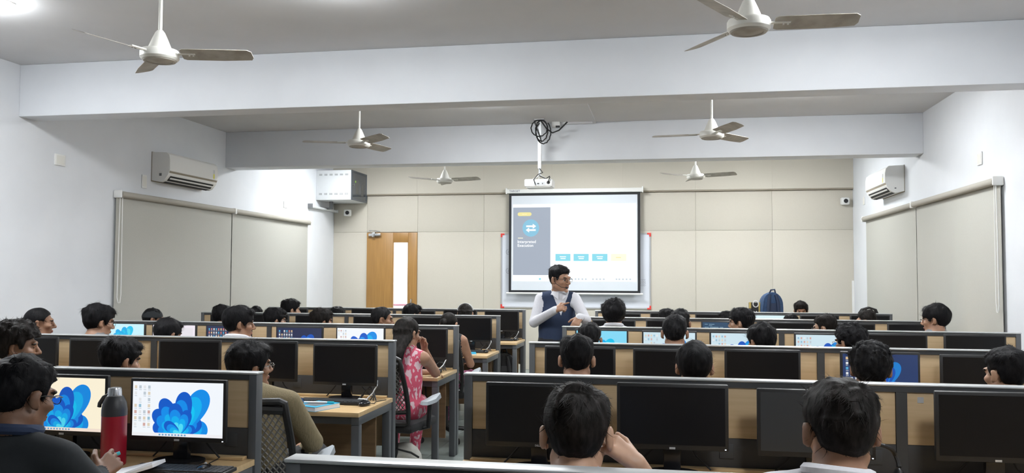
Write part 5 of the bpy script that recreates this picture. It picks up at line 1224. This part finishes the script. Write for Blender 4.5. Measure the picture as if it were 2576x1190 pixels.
# man holding his ear, front right
tp = seated('student', fine=0.0048, hs=1.04, head=(0.0, 0.0, 1.132), hyaw=D(6), hpitch=D(-3), elR=(0.27, 0.12, 0.86), wrR=(0.165, 0.045, 1.055), handR=((-0.62, -0.12, 0.50), (0.6, -0.45, 0.5), 1, (0.5, 0.6, 0.7, 0.8), 0.4), finezones=[((0.13, 0.03, 1.09), 0.10)], alab='half', flab=0)
o = add_person(tp, (-0.245, 2.36, 0), 0, 1.0, 'man with a hand at his ear, light blue collar, seen from behind', skin='d', top='c_ltblue', hair='short', hseed=8, hmat='hair_b')
obj('collar', MB().tube([(0.074 * math.cos(a * PI / 10), -0.036 + 0.070 * math.sin(a * PI / 10), 1.046 - 0.014 * math.sin(a * PI / 10)) for a in range(20)], 0.013, 8, closed=True), 'c_ltblue', o)
chair(-0.245, 2.38, 0, 'black mesh office chair of the man with a hand at his ear')
# man in the khaki sweater
tp = seated('student', fine=0.0055, head=(-0.075, 0.02, 1.085), hyaw=D(-40), hpitch=D(4), hroll=D(4), P1=(0, -0.09, 0.82), P2=(-0.03, -0.09, 0.965), shL=(-0.18, -0.08, 0.925), shR=(0.185, -0.07, 0.925), elR=(0.275, 0.03, 0.71), wrR=(0.16, 0.24, 0.655), elL=(-0.27, 0.05, 0.72), wrL=(-0.12, 0.24, 0.655), alab=1, flab=1, bulk=1.08, armr=1.08)
o = add_person(tp, (-2.08, 4.17, 0), 0, 1.0, 'man in a khaki sweater and glasses leaning back, second left row', skin='a', top='c_khaki', bottom='c_trouser', hair='tousled', hseed=9, glasses='glass_metal')
chair(-2.02, 4.12, D(7), 'black mesh office chair of the man in the khaki sweater')
# woman in pink
tp = seated('student', fine=0.006, head=(0.0, 0.03, 1.122), hyaw=D(-26), hpitch=D(-6), P1=(0, -0.02, 0.83), P2=(0, -0.01, 0.985), shL=(-0.155, -0.01, 0.945), shR=(0.155, 0.0, 0.945), elR=(0.105, 0.36, 0.795), wrR=(0.075, 0.20, 0.995), handR=((-0.1, -0.25, 0.95), (0.5, 0.8, 0.2), -1, (1.0, 1.1, 1.1, 1.1), 0.6), elL=(-0.2, 0.33, 0.795), wrL=(-0.02, 0.46, 0.785), finezones=[((0.07, 0.17, 1.05), 0.09)], knR=(-0.04, 0.40, 0.555), knL=(-0.24, 0.38, 0.555), anR=(-0.08, 0.36, 0.11), anL=(-0.25, 0.34, 0.11), toR=(-0.08, 0.50, 0.035), toL=(-0.26, 0.48, 0.035), alab=0, flab=0, bulk=0.9, armr=0.92, full=0.96)
o = add_person(tp, (-1.965, 6.30, 0), D(-6), 1.0, 'woman in a sleeveless pink patterned dress resting chin on hand', skin='a', top='c_pink', bottom='c_pink', hair='long', hseed=1, hmat='hair_b')
chair(-2.03, 6.26, D(-8), 'black mesh office chair of the woman in pink')
# woman in the black sleeveless top
tp = seated('student', head=(0.0, 0.0, 1.09), hyaw=D(-12), hpitch=D(-14), shL=(-0.155, -0.04, 0.945), shR=(0.155, -0.04, 0.945), elR=(0.215, 0.02, 0.715), wrR=(0.16, 0.26, 0.70), elL=(-0.2, 0.05, 0.72), wrL=(-0.1, 0.28, 0.70), alab=0, flab=0, bulk=0.9, armr=0.92)
o = add_person(tp, (-2.09, 8.10, 0), 0, 1.0, 'woman in a black sleeveless top at the fourth left desk', skin='a', top='c_dark', bottom='c_plaid', hair='slick', hseed=4, hmat='hair_b')
chair(-2.10, 8.04, 0, 'black mesh office chair of the woman in the black sleeveless top')

# ------------------------------------------------------------------ the teacher
TO = np.array((-1.03, 8.10, 0.0))
w2 = lambda *p: tuple(np.array(p) - TO)
def vneck(V, L):
    a = np.array((math.cos(D(14)), math.sin(D(14))))
    lat = (V[:, 0] - 0.03) * a[0] + V[:, 1] * a[1]; fr = V[:, 0] * a[1] - V[:, 1] * a[0]
    z = V[:, 2]; m = (L == 1) & (fr > 0.0) & (z > 1.20) & (np.abs(lat) < (z - 1.20) * 0.36)
    L = L.copy(); L[m] = 7
    return L
tch = dict(P0=(-0.005, 0.03, 0.93), P1=(0.01, 0.02, 1.20), P2=(0.025, 0.0, 1.385), head=w2(-0.998, 8.06, 1.535), shL=w2(-0.855, 8.10, 1.355), shR=w2(-1.185, 8.11, 1.355),
           elL=w2(-0.735, 7.94, 1.165), elR=w2(-1.235, 8.02, 1.135), wrL=w2(-0.765, 7.66, 1.205), wrR=w2(-1.005, 7.80, 1.262),
           hipL=(0.10, 0.03, 0.88), hipR=(-0.10, 0.03, 0.88), knL=(0.11, 0.0, 0.49), knR=(-0.11, 0.0, 0.49), anL=(0.11, 0.03, 0.10), anR=(-0.11, 0.03, 0.10), toL=(0.15, -0.12, 0.035), toR=(-0.12, -0.13, 0.035),
           byaw=D(14), hyaw=D(-120), hpitch=D(-2), hs=1.04, bulk=1.07, wide=1.13, alab=7, flab=7, full=1.1, neckw=1.1, armr=1.0, fine=0.0036, coarse=0.0068,
           handR=((0.80, -0.45, 0.32), (-0.25, -0.75, 0.55), -1, (0.08, 1.2, 1.25, 1.3), 0.9), handL=((-0.35, -0.55, -0.62), (0.1, -0.6, 0.55), 1, (0.3, 0.4, 0.5, 0.5), 0.4), handsize=1.0, relabel=vneck,
           finezones=[(w2(-0.93, 7.75, 1.30), 0.10), (w2(-0.80, 7.60, 1.16), 0.09)])
tp = person_mesh('teacher', tch)
o = add_person(tp, tuple(TO), 0, 1.0, 'teacher in navy waistcoat and white shirt standing in the aisle, pointing', skin='a', top='c_navyc', bottom='c_trouser', hair='short', hseed=9, hmat='hair', glasses='glass_frame', hairscale=0.97, extra=['c_white'], group=None)
# shirt collar, buttons, headset microphone
col = MB(); cc = np.array((0.025, 0.0, 1.405)); an0 = D(-90 + 14)
for s_ in (-1, 1):
    pts_o = []
    for i in range(9):
        a = an0 + s_ * (0.22 + 2.75 * i / 8); pts_o.append((a, i))
    vs = []
    for a, i in pts_o:
        drop = 0.045 if i == 0 else 0.02 if i == 1 else 0.0
        vs += [(cc[0] + 0.068 * math.cos(a), cc[1] + 0.068 * math.sin(a), cc[2] + 0.035 - 0.012 * (i < 2)), (cc[0] + 0.088 * math.cos(a), cc[1] + 0.088 * math.sin(a), cc[2] - 0.006 - drop), (cc[0] + 0.094 * math.cos(a), cc[1] + 0.094 * math.sin(a), cc[2] - 0.008 - drop), (cc[0] + 0.072 * math.cos(a), cc[1] + 0.072 * math.sin(a), cc[2] + 0.038 - 0.012 * (i < 2))]
    fs = []
    for i in range(8):
        for q in range(4): fs.append((i * 4 + q, i * 4 + (q + 1) % 4, i * 4 + 4 + (q + 1) % 4, i * 4 + 4 + q))
    fs += [(0, 1, 2, 3), (35, 34, 33, 32)]
    col.add(vs, fs)
obj('collar', col, 'c_white', o)
fwd_b = Vector((math.sin(D(14)), -math.cos(D(14)), 0)); lat_b = Vector((math.cos(D(14)), math.sin(D(14)), 0))
hx, he_ = tp[1], tp[2]
mic = MB().tube([(0.078, 0.0, 0.02), (0.084, 0.02, -0.03), (0.07, 0.075, -0.062), (0.045, 0.112, -0.066)], 0.0025, 6)
mo = obj('headset_boom', mic, 'black', o, tuple(hx), he_)
obj('microphone', MB().ell((0.040, 0.118, -0.066), (0.012, 0.012, 0.012)), 'rubber', mo)
bt = MB()
obj('watch', MB().tube([(0.032 * math.cos(a * PI / 8), 0.032 * math.sin(a * PI / 8), 0) for a in range(16)], 0.007, 6, closed=True), 'chrome', o, tuple(np.array(tch['wrL']) * 0.93 + np.array(tch['elL']) * 0.07), (D(70), 0, D(6)))
